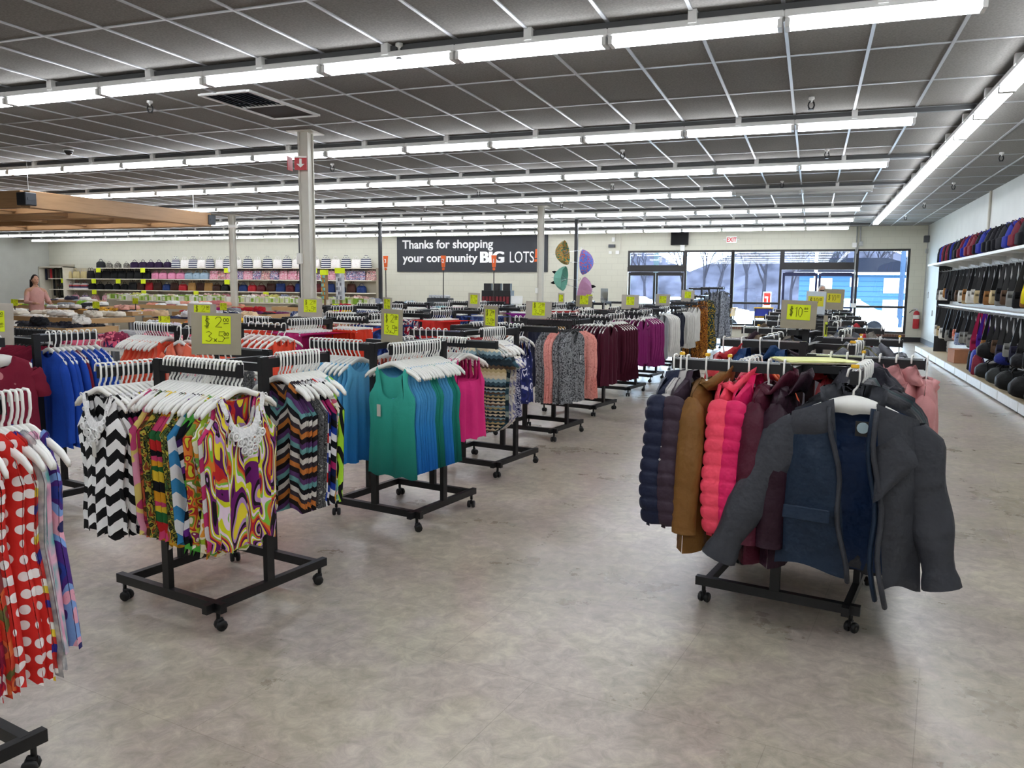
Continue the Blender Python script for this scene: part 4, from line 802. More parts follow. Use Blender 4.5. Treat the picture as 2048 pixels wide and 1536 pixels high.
# --- second line of racks
e, A = rack(-5.23, 4.0, Z10, 'black castered rack of royal blue shirts and bleached burgundy tees', lens=dict(R=.78))
W0 = 'on the rack of royal blue shirts'
BURG = F('stain', ['7a1a30', '7a1a30', '7a1a30', '7a1a30', '7a1a30', 'b8787c'], .9); ROY = P('1c46a8')
fill(A['R'], .42, .035, [(4, 'longs', ROY, 'shirt', 'royal blue long sleeve shirt', 'shirt', dict(dt=.045)), (1, 'longs', P('6a1426'), 'shirt', 'lone burgundy shirt between the blue ones', 'shirt'), (4, 'longs', ROY, 'shirt', 'royal blue shirt nearest the upright', 'shirt', dict(dt=.04))], W0, flip=True, hwhere='the royal blue shirt arm', extra=0)
fill(A['F'], .5, .05, [(1, 'tee', BURG, 'shirt', 'burgundy tee with bleached splashes facing out', 'shirt', dict(jit=0, tagm=2)), (6, 'tee', P('6a1428'), 'shirt', 'burgundy tee behind the splashed one', 'shirt')], W0, HGC, jit=.05, hwhere='the bleached tee arm')
fill(A['B'], .5, .06, [(7, 'tee', P('8a2038'), 'shirt', 'crimson tee', 'shirt')], W0, HGB)
ORNG = P('f0543a'); SALM = F('tiedye', ['f0583c', 'f47a5a', 'f4a08a'], 1)
quick(-4.88, 5.6, 'black castered rack of neon coral tops', 'on the rack of neon coral tops', dict(F=(14, 'tank2', [SALM, ORNG], 'tank_top', 'neon coral tank top', 'tank top'), R=(6, 'tee2', SALM, 'shirt', 'coral print tee beside the price board', 'shirt'), L=(6, 'tank2', P('d8d0d8'), 'tank_top', 'pale lilac tank top', 'tank top'), B=(6, 'tank2', ORNG, 'tank_top', 'orange tank top', 'tank top')), mirror=True)
e, A = rack(-5.0, 7.2, Z10, 'black castered rack of red tees and magenta trousers', mirror=True); W0 = 'on the rack of red tees and magenta trousers'
fill(A['F'], .56, .045, [(1, 'tee2', P('c02236'), 'shirt', 'red tee with white tag facing out', 'shirt', dict(tagm=2)), (4, 'tank2', [P('4aa890'), P('f0683a')], 'tank_top', 'green or coral tank top', 'tank top'), (4, 'pants', P('e84a2a'), 'trousers', 'orange red trousers', 'trousers')], W0, jit=.3)
fill(A['R'], .56, .036, [(1, 'pants', P('b02468'), 'trousers', 'outermost magenta trousers', 'trousers'), (9, 'pants', P('a81f60'), 'trousers', 'magenta trousers', 'trousers'), (3, 'pants', P('c8202a'), 'trousers', 'red trousers', 'trousers')], W0, HGP)
fill(A['B'], .5, .05, [(8, 'pants', P('d83a22'), 'trousers', 'vermilion trousers', 'trousers')], W0, HGP)
FLO2 = F('floral', ['d82a3a', 'f0e8d8', '3a8a4a', 'e8a83a', '2a2a3a', 'e87aa0'], 1.2); DEN = F('floral', ['1c2a5a', '26387a', '3a5aa0', '1a2450'], .6)
quick(-5.05, 8.8, 'black castered rack of bright floral skirts', 'on the rack of floral skirts', dict(F=(12, 'shorts', FLO2, 'skirt', 'bright floral skirt', 'skirt', HGP), R=(10, 'pants', DEN, 'trousers', 'indigo tie-dye capri trousers', 'trousers', HGP), L=(5, 'shorts', P('2a2a34'), 'skirt', 'black striped skirt', 'skirt', HGP)), mirror=True)
quick(-5.05, 10.4, 'black castered rack of red shorts', 'on the rack of red shorts', dict(F=(10, 'shorts', [F('floral', ['b81a3a', 'f0e8e8', '2a3a6a', 'b01a38'], .5)], 'shorts', 'wine red floral shorts', 'shorts', HGP), R=(9, 'shorts', P('d8362e'), 'shorts', 'plain tomato red shorts', 'shorts', HGP)), mirror=True)
quick(-5.05, 12.1, 'black castered rack of dark denim shorts', 'on the rack of denim shorts', dict(F=(10, 'shorts', DEN, 'shorts', 'dark indigo denim shorts', 'shorts', HGP), R=(8, 'shorts', F('floral', ['3a4a7a', '5a6a9a', '2c3a68'], .6), 'shorts', 'faded blue denim shorts', 'shorts', HGP)), mirror=True)
quick(-5.05, 13.8, 'black castered rack of beige and purple trousers', 'on the rack of beige trousers', dict(F=(9, 'pants', P('b09a84'), 'trousers', 'beige trousers', 'trousers', HGP), R=(8, 'pants', P('7a1a78'), 'trousers', 'bright purple trousers', 'trousers', HGP)), mirror=True)
quick(-4.9, 15.6, 'black castered rack of olive trousers', 'on the rack of olive trousers', dict(F=(9, 'pants', P('8a6a2a'), 'trousers', 'olive gold trousers', 'trousers', HGP), R=(6, 'pants', P('a02a2a'), 'trousers', 'dark red trousers', 'trousers', HGP)), mirror=True)
quick(-4.9, 17.4, 'black castered rack of spotted shirts', 'on the rack of spotted shirts', dict(F=(8, 'tee', F('floral', ['20242c', '5a6068', 'c8ccd0'], .8), 'shirt', 'black and white spotted shirt', 'shirt'), R=(6, 'tee', F('floral', ['d8ccc0', '8a5a5a', '2a2a30'], .8), 'shirt', 'mixed print shirt', 'shirt')), mirror=True)
quick(-4.9, 19.2, 'last castered rack of the second line, with navy tops', 'on the last rack of the second line', dict(F=(8, 'tee', P('2a3048'), 'shirt', 'navy top', 'shirt')), mirror=True)
for i, (x, y, c1_, c2_) in enumerate(((-7.4, 11.6, 'd8d2ca', 'b8bcc8'), (-7.4, 13.4, '3a4a7a', 'c8302a'), (-7.3, 15.2, 'e8e4da', '2a2a34'), (-7.2, 17.0, 'c87a9a', '5a6aa0'))):
    nn = ('grey and ivory', 'blue and red', 'cream and black', 'rose and blue')[i]
    quick(x, y, 'black castered rack of %s tops beyond the second line' % nn, 'on the rack of %s tops' % nn, dict(F=(9, 'tee', P(c1_), 'shirt', 'folded-over %s top' % nn.split()[0], 'shirt'), R=(8, 'tee2', P(c2_), 'shirt', 'hanging %s top' % nn.split()[2], 'shirt')), mirror=True)
# ------------------------------------------------------------------ coats
def coatarm(arm, t0, items, where, jit=.08):
    hl = 'wide white plastic hanger on '+where; t = t0
    for it in items:
        n, gk, h, nm, look, hood, dt = it[:7]
        for k in range(n):
            mt = h if not isinstance(h, str) else P(h, .55)
            hang(arm, t, gk, mt, nm, look+' '+where, 'coat', look+' '+where, HGC, hl.replace('on on', 'on'), False, jit=jit, hood=hood, collar=not hood, tab=random.random() < .2); t -= dt
e, A = rack(-.04, 4.3, Z10, 'black castered coat rack nearest the camera in the middle aisle', mirror=True, zs=(1.25, 1.25, 1.25, 1.2)); W0 = 'on the nearest coat rack'
coatarm(A['F'], .54, [(1, 'puffer', '1a2038', 'puffer_jacket', 'navy puffer jacket, outermost of its arm,', None, .035), (1, 'hoodie', 'b8b4b0', 'jacket', 'silver grey light jacket', None, .03), (1, 'puffer', '3a2c38', 'puffer_jacket', 'dark plum quilted jacket', None, .1), (1, 'coat', '7a5428', 'jacket', 'golden brown hooded jacket', 2, .11), (1, 'puffer', 'f04a62', 'puffer_jacket', 'coral pink quilted puffer jacket', 3, .1), (1, 'puffer', 'd8205e', 'puffer_jacket', 'magenta quilted puffer jacket', None, .09), (1, 'coat', '4a1426', 'coat', 'burgundy hooded coat', 4, .07), (1, 'coat', '2a1220', 'coat', 'very dark wine coat beside the upright', 5, .05)], W0)
coatarm(A['B'], .56, [(2, 'hoodie', 'c88a8a', 'jacket', 'dusty rose jacket', 2, .07), (2, 'coat', '5e5560', 'coat', 'mauve grey coat', 3, .08), (2, 'hoodie', '2a2a30', 'jacket', 'black soft jacket', 4, .08), (1, 'coat', 'b03038', 'coat', 'red coat behind the grey parka', 5, .07)], W0)
coatarm(A['L'], .5, [(2, 'hoodie', 'd85a28', 'jacket', 'orange jacket', 2, .08), (3, 'coat', '9a2030', 'coat', 'crimson coat', 3, .08)], W0)
coatarm(A['R'], .37, [(1, 'coat', '26272b', 'coat', 'black overcoat directly behind the parka', None, .07), (1, 'coat', '33343a', 'coat', 'charcoal overcoat', None, .07), (1, 'coat', '1f3438', 'coat', 'dark green coat', None, .08), (2, 'coat', '2c2c34', 'coat', 'near black coat', 3, .07)], W0)
# the open grey parka with blue lining
def parka():
    arm = A['R']; p0, a = arm; p = p0+Vector((cos(a), sin(a), 0))*.545; rz = a+pi/2+.12; p.z += .006
    ho = put(HGC, 'hanger', None, p, rz); tag(ho, 'wide white plastic hanger holding the open grey parka', 'hanger'); put(TAB, 'size_tab', ho, (0, 0, .016))
    CG = P('3c3e44', .6); LN = P('152c4e', .45); DK = P('1e2d40', .55)
    e = empty('parka', p, rz, 'open charcoal winter parka with a navy lining, facing out on the nearest coat rack', 'coat')
    zt = -.10
    def sheet(x0, x1, y0, y1, z0f, z1, depth, side, nx=12, nz=22, fold=.012, ph=0):
        rows = []
        for i in range(nz+1):
            v = i/nz; row = []
            for j in range(nx+1):
                u = j/nx; xa = x0(v)+(x1(v)-x0(v))*u; zz0 = z0f(xa); z = zz0+(z1+.02*sin(5*u+ph)-zz0)*v
                y = y0+(y1-y0)*u+side*depth*sin(pi*min(1, .15+v))*(.4+.6*sin(pi*u))+fold*v*sin(6*u+ph+v*3)
                row.append((xa, y, z))
            rows.append(row)
        return rows
    sh = lambda x: zt+.012-.42*abs(x)
    # outer back
    MB().grid(sheet(lambda v: -.24-.04*v, lambda v: .25+.05*v, .07, .07, sh, -.9, .05, 1, 18)).build('back_panel', CG, e, True)
    MB().grid(sheet(lambda v: -.22-.035*v, lambda v: .22+.035*v, .045, .045, lambda x: sh(x)-.01, -.885, .02, 1, 18, 26, .03, 1)).build('lining', LN, e, True)
    fl_ = MB(); fl_.grid(sheet(lambda v: -.24-.05*v, lambda v: -.075+.09*v, -.01, -.06, sh, -.89, .05, -1, 12)); fl_.build('front_panel', DK, e, True)
    yk = MB(); yk.grid([[(x_, y_-.006, z_) for x_, y_, z_ in r] for r in sheet(lambda v: -.245-.05*v*.27, lambda v: -.075+.09*v*.27, -.01, -.06, sh, -.36, .05, -1, 12, 8)]); yk.build('yoke', CG, e, True)
    fr_ = MB(); fr_.grid(sheet(lambda v: .09+.07*v, lambda v: .26+.05*v, -.1, 0, sh, -.92, .05, -1, 10)); fr_.build('front_panel', CG, e, True)
    # plackets: rolled storm flaps along both fronts
    for xa, xb, y, c, zb in ((-.085, .01, -.075, CG, -.88), (.085, .16, -.13, CG, -.95), (.07, .125, -.11, DK, -.93)):
        pts = [(xa+(xb-xa)*t+.012*sin(t*11+xa*30), y-.01*sin(t*9), sh(xa)-.03+(zb-sh(xa))*t) for t in [k/12 for k in range(13)]]
        MB().tube(pts, .028, 8, flat=(.4, 1)).build('placket', c, e, True)
    fp = MB(); fp.grid([[(.1+.17*u*(1-abs(v-.45)*1.2), -.13-.03*sin(pi*u), -.3-.24*v+.06*u) for u in [k/5 for k in range(6)]] for v in [k/6 for k in range(7)]]); fp.build('lapel', CG, e, True)
    # collar
    c = MB(); rg_ = []
    for k in range(13):
        an = pi*(-.05+1.1*k/12); x_ = .1*cos(an); y_ = .06*sin(an)-.02; rg_.append([(x_*.95, y_, -.15), (x_*1.2, y_*1.2-.01, -.105), (x_*1.35, y_*1.3-.015, -.08+.02*sin(an)), (x_*1.25, y_*1.2-.012, -.16)])
    c.loft(rg_, True); c.build('collar', CG, e, True)
    for sx in (-1, 1):
        rings = []
        for k in range(20):
            t = k/19; cx = sx*(.215+(.32*t**.95) if sx < 0 else .245+.14*t); cz = sh(.2)-.05-.675*t; r = .115*(1-.34*t)*(1.12 if k > 17 else 1)*min(1, .4+t*5)
            tilt = .35 if sx < 0 else .2
            rings.append([(cx+r*.85*cos(q)+.008*sin(t*13+q), (.01-.04*t)+.05*sin(q)+.005*sin(t*17), cz+sx*r*tilt*cos(q)*1.0) for q in [2*pi*j/12 for j in range(12)]])
        MB().loft(rings, cap=False).build('sleeve', CG, e, True)
    pk = MB(); pk.box((-.16, -.125, -.62), (.19, .012, .06), ch=.004, ry=.05).build('pocket_flap', DK, e)
    lb = MB().box((.045, .015, -.255), (.06, .006, .065)).build('neck_label', M('33302e', .7), e); MB().lathe([(0, -.004), (.024, -.004), (.024, .002), (0, .002)], 18, (.045, .01, -.25), 'y').build('emblem', M('9fb4ba', .5), lb)
parka()
CC = [('b02a32', 'red'), ('1f3f6a', 'steel blue'), ('24262c', 'black'), ('6b6e74', 'grey'), ('8c857b', 'stone beige'), ('c0303a', 'scarlet'), ('3a2a34', 'aubergine'), ('4a4630', 'camouflage olive'), ('d05a2a', 'orange'), ('2a4a38', 'forest green'), ('7a6a58', 'taupe')]
RK = [(.02, 6.0, 'second', [('F', [0, 1, 1, 1]), ('R', [3, 3, 7, 8]), ('B', [3, 3, 3, 2]), ('L', [2, 6, 2])]),
      (.03, 7.75, 'third', [('F', [6, 10, 2, 4]), ('R', [4, 5, 3]), ('B', [4, 5, 1, 2]), ('L', [2, 2])]),
      (.0, 9.5, 'fourth', [('F', [10, 4, 2, 6]), ('R', [2, 4]), ('B', [5, 1, 2, 2]), ('L', [2])]),
      (.03, 11.2, 'fifth', [('F', [2, 6, 2]), ('R', [2, 2]), ('B', [2, 9, 2])]),
      (.0, 12.9, 'sixth', [('F', [2, 10]), ('B', [9, 2, 2])]), (.02, 14.6, 'seventh', [('F', [6, 2]), ('B', [2, 2, 9])])]
for x, y, o_, sp_ in RK:
    e, A2 = rack(x, y, Z10+random.uniform(-.03, .03), 'black castered coat rack, %s in the middle line counted from the camera' % o_, mirror=True); wh = 'on the %s coat rack' % o_
    for arm, cols in sp_:
        coatarm(A2[arm], .53, [(1, ['coat', 'puffer', 'hoodie'][(k+c) % 3], F('camo', ['4a4a2c', '6a6438', '2e3020', '5a5234'], 1) if c == 7 else CC[c][0], 'coat' if (k+c) % 3 == 0 else 'jacket', '%s %s at place %s of the %s arm' % (CC[c][1], 'coat' if (k+c) % 3 == 0 else 'jacket', ORD[k], dict(F='aisle-facing', R='camera-facing', B='window-side', L='inner')[arm]), 2+(k+c) % 4 if k % 2 == 0 else None, .5/len(cols)) for k, c in enumerate(cols)], wh)
# loose price sheets lying on the nearest coat rack
e = empty('price_sheets', (.03, 4.42, 1.225), .3, 'stack of pale yellow price sheets lying flat on the nearest coat rack', 'paper')
MB().box((.02, 0, .003), (.42, .3, .006)).build('backing_board', BRD, e); MB().box((0, .01, .0085), (.36, .28, .004), rz=.08).build('sheet', M('e6e89a', .7), e); MB().box((-.03, .0, .0125), (.3, .25, .003), rz=-.05).build('sheet', M('e6e89a', .7), e)
# --- price boards
SG = [(-2.79, 3.24, 1.245, .62, 'near rack of printed blouses', 2, BRD, .235, .21), (-2.63, 4.75, 1.2, -.3, 'second rack along the aisle', 2, BRD, .2, .24), (-2.6, 6.45, 1.19, -.55, 'third rack along the aisle', 2, BRD, .2, .24), (-2.75, 8.2, 1.24, .25, 'fourth rack along the aisle', 2, BRD2, .28, .2),
 (-2.95, 13.8, 1.22, .2, 'seventh rack along the aisle', 2, BRD2, .3, .25), (-2.75, 15.9, 1.22, .15, 'eighth rack along the aisle', 2, BRD2, .28, .25), (-2.55, 17.9, 1.3, .1, 'ninth rack along the aisle', 2, BRD2, .28, .25),
 (-5.12, 3.8, 1.18, .9, 'rack of royal blue shirts', 2, BRD2, .24, .28), (-5.1, 5.75, 1.22, .7, 'rack of neon coral tops', 2, BRD2, .24, .2), (-5.2, 7.55, 1.24, .6, 'rack of magenta trousers', 2, BRD2, .26, .21), (-4.9, 8.75, 1.23, -.5, 'rack of floral skirts', 2, BRD2, .2, .22), (-5.0, 11.7, 1.25, -.2, 'rack of denim shorts', 2, BRD2, .22, .24), (-4.75, 15.6, 1.23, -.6, 'rack of olive trousers', 2, BRD2, .2, .24), (-3.45, 12.6, 1.28, .2, 'gap behind the maroon shirts', 2, BRD, .26, .18), (-4.7, 17.6, 1.25, .2, 'rack of spotted shirts', 2, None, .2, .18)]
for x, y, z, rz, wh, kd, bd, bw, bh in SG: price_sign(x, y, z, rz, 'two dollar price board over the '+wh, kd, bw, bh, bd)
price_sign(-.1, 7.3, 1.26, -.1, 'handwritten ten dollar price board standing over the third coat rack', 3, .29, .24, BRD)
price_sign(.12, 7.2, 1.1, 1.45, 'second tan board seen edge on beside the first ten dollar board', 3, .24, .28, BRD)
price_sign(.05, 11.2, 1.27, .1, 'ten dollar price sheet in a clear sleeve over the fifth coat rack', 3, .24, .3, M('c4ccd2', .2), yel=YEL2)
price_sign(.3, 12.6, 1.3, -.1, 'yellow price sheet on tan board behind the clear sleeve', 3, .28, .3, BRD, yel=YEL2)

# ------------------------------------------------------------------ hangers: the 300 nearest one by one, the far ones as one mass
HLIST.sort(key=lambda q: q[0])
for _, hk, hn, p, rz, hl, tb in HLIST[:296]:
    ho = put(hk, hn, None, p, rz); tag(ho, hl, 'hanger', 'hangers: '+hl)
    if hk is HGP:
        for s in (-.13, .13): put(CLIP, 'clip', ho, (s, 0, -.115))
    if tb: put(TAB, 'size_tab', ho, (.0, 0, .016), mat=YTAB)
fb = MB(); dk = []
for _, hk, hn, p, rz, hl, tb in HLIST[296:]:
    R = Matrix.Rotation(rz, 3, 'Z'); fb.mi = 1 if hk is HGB else 0
    fb.add([R @ v.co+p for v in hk.vertices], [tuple(q.vertices) for q in hk.polygons])
if fb.v: tag(fb.build('distant_hangers', [WHITEPL, BLACK], None, True), 'mass of hangers on the farthest racks toward the windows', 'hangers', None, 'stuff')
# ------------------------------------------------------------------ bags
def se_ring(cx, cy, z, a, b, n=14, p=3.0, fy=0):
    out = []
    for j in range(n):
        t = 2*pi*j/n; c, s = cos(t), sin(t); out.append((cx+a*abs(c)**(2/p)*(1 if c > 0 else -1), cy+b*abs(s)**(2/p)*(1 if s > 0 else -1)+fy, z))
    return out
BG = {}
def bagmesh(k):
    if k in BG: return BG[k]
    b = MB(); hd = MB()
    if k == 'tote':
        b.loft([se_ring(0, 0, 0, .17, .07), se_ring(0, 0, .01, .185, .08), se_ring(0, 0, .14, .18, .07), se_ring(0, 0, .27, .165, .035), se_ring(0, 0, .285, .16, .02)])
        for y in (-.05, .05): hd.tube([(.07*cos(a)*1.1, y, .26+.13*sin(a)) for a in [pi*q/8 for q in range(9)]], .007, 5)
    elif k == 'satchel':
        b.loft([se_ring(0, 0, 0, .16, .08, p=5), se_ring(0, 0, .02, .175, .09, p=4), se_ring(0, 0, .17, .165, .085, p=4), se_ring(0, 0, .22, .13, .05), se_ring(0, 0, .23, .1, .03)])
        hd.tube([(.08*cos(a), 0, .22+.09*sin(a)) for a in [pi*q/8 for q in range(9)]], .009, 5); hd.box((0, -.092, .13), (.05, .01, .03))
    elif k == 'backpack':
        b.loft([se_ring(0, 0, 0, .13, .09, p=4), se_ring(0, 0, .02, .15, .11, p=4), se_ring(0, -.005, .22, .15, .11, p=3.5), se_ring(0, .01, .34, .13, .085), se_ring(0, .02, .4, .09, .05), se_ring(0, .02, .415, .04, .02)])
        b.loft([se_ring(0, -.11, .04, .1, .03, p=4), se_ring(0, -.115, .06, .11, .035, p=4), se_ring(0, -.115, .18, .105, .035, p=4), se_ring(0, -.11, .2, .09, .02)])
        hd.tube([(.04*cos(a), .03, .4+.04*sin(a)) for a in [pi*q/6 for q in range(7)]], .007, 5); hd.tube([(-.12, -.07, .31), (-.1, -.1, .36), (0, -.1, .39), (.1, -.1, .36), (.12, -.07, .31)], .004, 4)
    elif k == 'duffel':
        rings = []
        for i in range(11):
            t = -1+i/5; r = (1-abs(t)**5*.5); rings.append([(t*.3, .15*r*cos(a), .155+.15*r*sin(a)*(1 if sin(a) > 0 else .98)+.01*sin(t*7)) for a in [2*pi*q/14 for q in range(14)]])
        b.loft(rings)
        for y in (-.06, .06): hd.tube([(.13*cos(a), y*(1.5-sin(a)*.5), .28+.09*sin(a)) for a in [pi*q/8 for q in range(9)]], .011, 5)
        for x in (-.13, .13): hd.tube([(x, .155*cos(a), .155+.157*sin(a)) for a in [pi*q/8-.5 for q in range(11)]], .012, 4, flat=(1, .4))
        hd.box((0, -.15, .15), (.2, .02, .14), ch=.006)
    elif k == 'cross':
        b.loft([se_ring(0, 0, -.62, .1, .025, p=4), se_ring(0, 0, -.6, .12, .035, p=4), se_ring(0, 0, -.48, .12, .035, p=4), se_ring(0, 0, -.4, .11, .02, p=4)])
        b.box((0, -.036, -.45), (.2, .008, .09), ch=.003)
        for x in (-1, 1): hd.add([(x*.002, -.004, 0), (x*.03, -.004, 0), (x*.115, -.004, -.43), (x*.035, -.004, -.43), (x*.002, .004, 0), (x*.03, .004, 0), (x*.115, .004, -.43), (x*.035, .004, -.43)], [(0, 1, 2, 3), (4, 7, 6, 5), (0, 4, 5, 1), (1, 5, 6, 2), (3, 2, 6, 7), (0, 3, 7, 4)])
    BG[k] = (b.mesh(k+'_body', P('777777'), True), hd.mesh(k+'_handle', BLACK, k != 'cross')); return BG[k]
def bag(k, name, loc, rz, mat, lab, grp, hm=None, sc=1, tagc=False, parent=None):
    bd, hh = bagmesh(k); e = empty(name, loc, rz, lab, 'bag', grp); e.scale = (sc, sc, sc)
    put(bd, 'body', e, mat=mat); put(hh, 'strap' if k == 'cross' else 'handle', e, mat=hm or mat)
    if tagc: put(PT, 'tag', e, (.02, -.05, -.42 if k == 'cross' else .12), mat=WHITEPL)
    return e
# ------------------------------------------------------------------ display along the side wall
SHW = M('e6e6e2', .4, 0, .5, .03); DECK = M('b9a888', .5, 0, .4, .05)
e = empty('wall_display', (XW-.02, 15.6, 0), 0, 'long white slatted wall display of bags along the side wall', 'shelving')
b = MB(); b.box((-.04, 0, 1.15), (.05, 12.2, 2.15))
for k in range(26): b.box((-.068, 0, .16+k*.08), (.006, 12.2, .055))
b.build('back_panel', SHW, e)
MB().box((-.3, .7, .075), (.55, 13.6, .1)).build('base_deck', DECK, e); b = MB()
for k in range(11): b.box((-.58, -5.5+k*1.24, .09), (.02, 1.2, .13))
b.build('ticket_rail', SHW, e); MB().box((-.5, .7, .012), (.1, 13.4, .024)).build('kick_plate', M('1b1b1d', .5), e)
b = MB(); b.box((-.27, .35, 2.21), (.46, 13.0, .025)); b.box((-.505, .35, 2.2), (.015, 13.0, .045)); b.build('top_shelf', SHW, e)
b = MB()
for k in range(11): b.add([(-.07, -5.6+k*1.2, 2.19), (-.48, -5.6+k*1.2, 2.19), (-.07, -5.6+k*1.2, 2.08), (-.07, -5.59+k*1.2, 2.19), (-.48, -5.59+k*1.2, 2.19), (-.07, -5.59+k*1.2, 2.08)], [(0, 1, 2), (3, 5, 4), (0, 3, 4, 1), (1, 4, 5, 2)])
b.build('shelf_bracket', SHW, e)
b = MB(); b.box((-.18, 0, 1.25), (.26, 12.2, .03)); b.build('middle_shelf', SHW, e); MB().box((-.2, 6.11, 1.1), (.3, .03, 2.15)).build('end_panel', M('17171a', .5), e)
b = MB()
for z in (2.03, 1.2):
    for k in range(30): b.tube([(-.06, -6+k*.41, z), (-.36, -6+k*.41, z), (-.37, -6+k*.41, z+.03)], .004, 4)
b.build('display_hook', CHROME, e)
random.seed(21)
TP = [('14141a', 'black'), ('1f2a8a', 'royal blue'), ('6a1c2c', 'maroon'), ('14141a', 'black'), ('6a1c2c', 'maroon'), ('1b1b22', 'black'), ('1f2a8a', 'royal blue'), ('16161c', 'black')]
seq = [0, 1, 2, 0, 2, 0, 1, 0, 3, 2, 1, 2, 2, 3, 1, 5, 7, 7, 3, 1, 2, 7]
yy = 21.7; cnt = {}
for i, s in enumerate(seq):
    c, nm = TP[s]; sc = 1.0 if i < 8 else 1.12
    bag('backpack', 'backpack', (2.93, yy, 2.224), -pi/2+random.uniform(-.2, .2) if i > 7 else random.uniform(-.2, .2)-.3, F('heather', [c, c, c], 1), '%s backpack standing on the top shelf of the side wall display' % nm, '%s backpacks on the top shelf' % nm, sc=sc, tagc=i < 9); yy -= .43 if i > 7 else .3
HB = [('1a1a1c', 'black', 15), ('c8b48a', 'tan canvas', 3), ('5a4434', 'brown', 4), ('8a8a86', 'grey', 4), ('e4e2da', 'white', 6), ('2a2a3e', 'navy', 4), ('9a6a3a', 'caramel', 2)]
pool = [(c, n) for c, n, k in HB for _ in range(k)]
for lvl, z in ((0, 2.03), (1, 1.2)):
    for i in range(46):
        y = 21.5-i*.215
        if y < 11: break
        c, nm = random.choice(pool); st = BLACK; mt = P(c, .6)
        if lvl == 0 and 39 <= i <= 41: c, nm = 'e0d020', 'bright yellow'; mt = P(c); st = mt
        if lvl == 1 and i in (12, 13): mt = F('floral', ['e08a70', 'd87060', 'c8d0c0'], 1); nm = 'salmon print'
        if lvl == 1 and i in (14, 15): mt = F('dots', ['5a78b0', 'f0f0f0'], 3); nm = 'blue spotted'
        if lvl == 1 and i in (23, 24): c, nm = 'a0204a', 'raspberry'; mt = P(c); st = mt
        if lvl == 1 and i in (25, 26): c, nm = '4a208a', 'violet'; mt = P(c); st = mt
        bag('cross', 'crossbody_bag', (2.93-.05*(i % 2), y, z-.01), random.uniform(-.3, .3), mt, '%s crossbody bag hanging in the %s row of the side wall display' % (nm, ('upper', 'lower')[lvl]), '%s crossbody bags, %s row' % (nm, ('upper', 'lower')[lvl]), hm=st, sc=1.02+random.uniform(-.08, .1), tagc=random.random() < .35)
o = MB().box((0, 0, .14), (.38, .5, .27)).box((0, 0, .278), (.38, .04, .004)).build('cardboard_box', M('b07a5a', .8), None, loc=(2.93, 18.5, .126), rz=.1); tag(o, 'closed brown cardboard box on the deck of the side wall display', 'box')
for x, y, z, rz, k, c, lb, sc in ((2.9, 16.9, .126, 1.2, 'backpack', '16161c', 'black backpack leaning beside the cardboard box', 1), (2.85, 16.4, .126, 1.5, 'backpack', '24309a', 'royal blue backpack standing on the display deck', 1), (2.8, 16.0, .126, 1.3, 'backpack', '8a2c40', 'maroon backpack standing on the display deck', .85), (2.9, 15.2, .126, 0.05, 'duffel', '2a2c2e', 'dark grey duffel bag beside the maroon backpack', 1.1), (2.9, 15.1, .46, 0.00, 'duffel', '121216', 'large black duffel bag on top of the pile', 1.15), (2.9, 14.3, .126, 0.15, 'duffel', '333636', 'charcoal duffel bag in the middle of the pile', 1.1), (2.9, 14.2, .45, 0.25, 'duffel', '1f2a78', 'blue duffel bag lying across the pile', .8), (2.9, 13.4, .126, 0.05, 'duffel', '17191a', 'black duffel bag with side pocket at the pile front', 1.25), (2.9, 12.5, .126, 0.15, 'duffel', '141416', 'black duffel bag at the near end of the pile', 1.3), (2.9, 13.0, .5, 0.05, 'duffel', '1c1c20', 'black duffel bag resting on two others', .9), (2.9, 11.7, .126, 0.05, 'duffel', '121214', 'black duffel bag partly outside the frame', 1.2)):
    bag(k, 'duffel_bag' if k == 'duffel' else 'backpack', (x, y, z), rz, P(c, .6), lb, None, sc=sc*(.82 if k == 'duffel' else 1), hm=P('0e0e10', .6))
for y in (12.0, 12.35):
    o = MB().box((0, 0, 0), (.12, .16, .004)).build('price_card', YEL, None, loc=(2.72, y-.9, .131), rz=.2); tag(o, 'yellow price card lying on the display deck', 'card', 'cards on the display deck')
# ------------------------------------------------------------------ handbag shelves on the back wall
e = empty('wall_shelving', (-24.0, YW-.03, 0), 0, 'long beige wall shelving full of handbags', 'shelving'); BS = M('b5ad9a', .6, 0, .3, .03, 2); SHE = M('e2dccb', .5, 0, .3, .02)
MB().box((0, -.01, 1.15), (16.7, .02, 2.2)).build('back_panel', BS, e)
for i, z in enumerate((.8, 1.3, 1.78, 2.25)):
    x0 = -8.3 if i < 3 else -5.6
    MB().box(((x0+8.35)/2, -.25, z-.02), (8.35-x0, .46, .035)).build('shelf', SHE, e)
for k in range(15): MB().box((-8.3+k*1.19, -.1, 1.12), (.03, .16, 2.25)).build('upright', BS, e)
for z, xs in ((2.25, (-5.3, -2.8, 1.6, 5.8)), (1.78, (-7.4, -5.6, -4.2, -2.8, 1.6)), (1.3, (-5.6, -2.8, 0, 3.5)) ):
    for x in xs:
        o = MB().box((0, 0, 0), (.26, .004, .19)).build('price_card', YEL, None, loc=(-24+x, YW-.52, z-.11)); tag(o, 'small yellow price card hanging from a handbag shelf edge', 'card', 'cards on the handbag shelves')
random.seed(5)
STR = F('stripe', ['20284e', 'eceae6'], 1.6); WBAG = F('heather', ['e6e2dc', 'efece8', 'd8c8c4'], .4)
FASH = [(F('floral', ['d87a9a', 'e8c8d0', 'b83a5a', 'f0e8e8'], 1), 'pink print'), (F('floral', ['3a3a6a', 'd8d8e8', 'a83a5a', '8a8ab0'], 1), 'blue print'), (F('floral', ['b85a6a', 'e8d8c8', '4a3a4a', 'd8a0a0'], 1), 'rose print')]
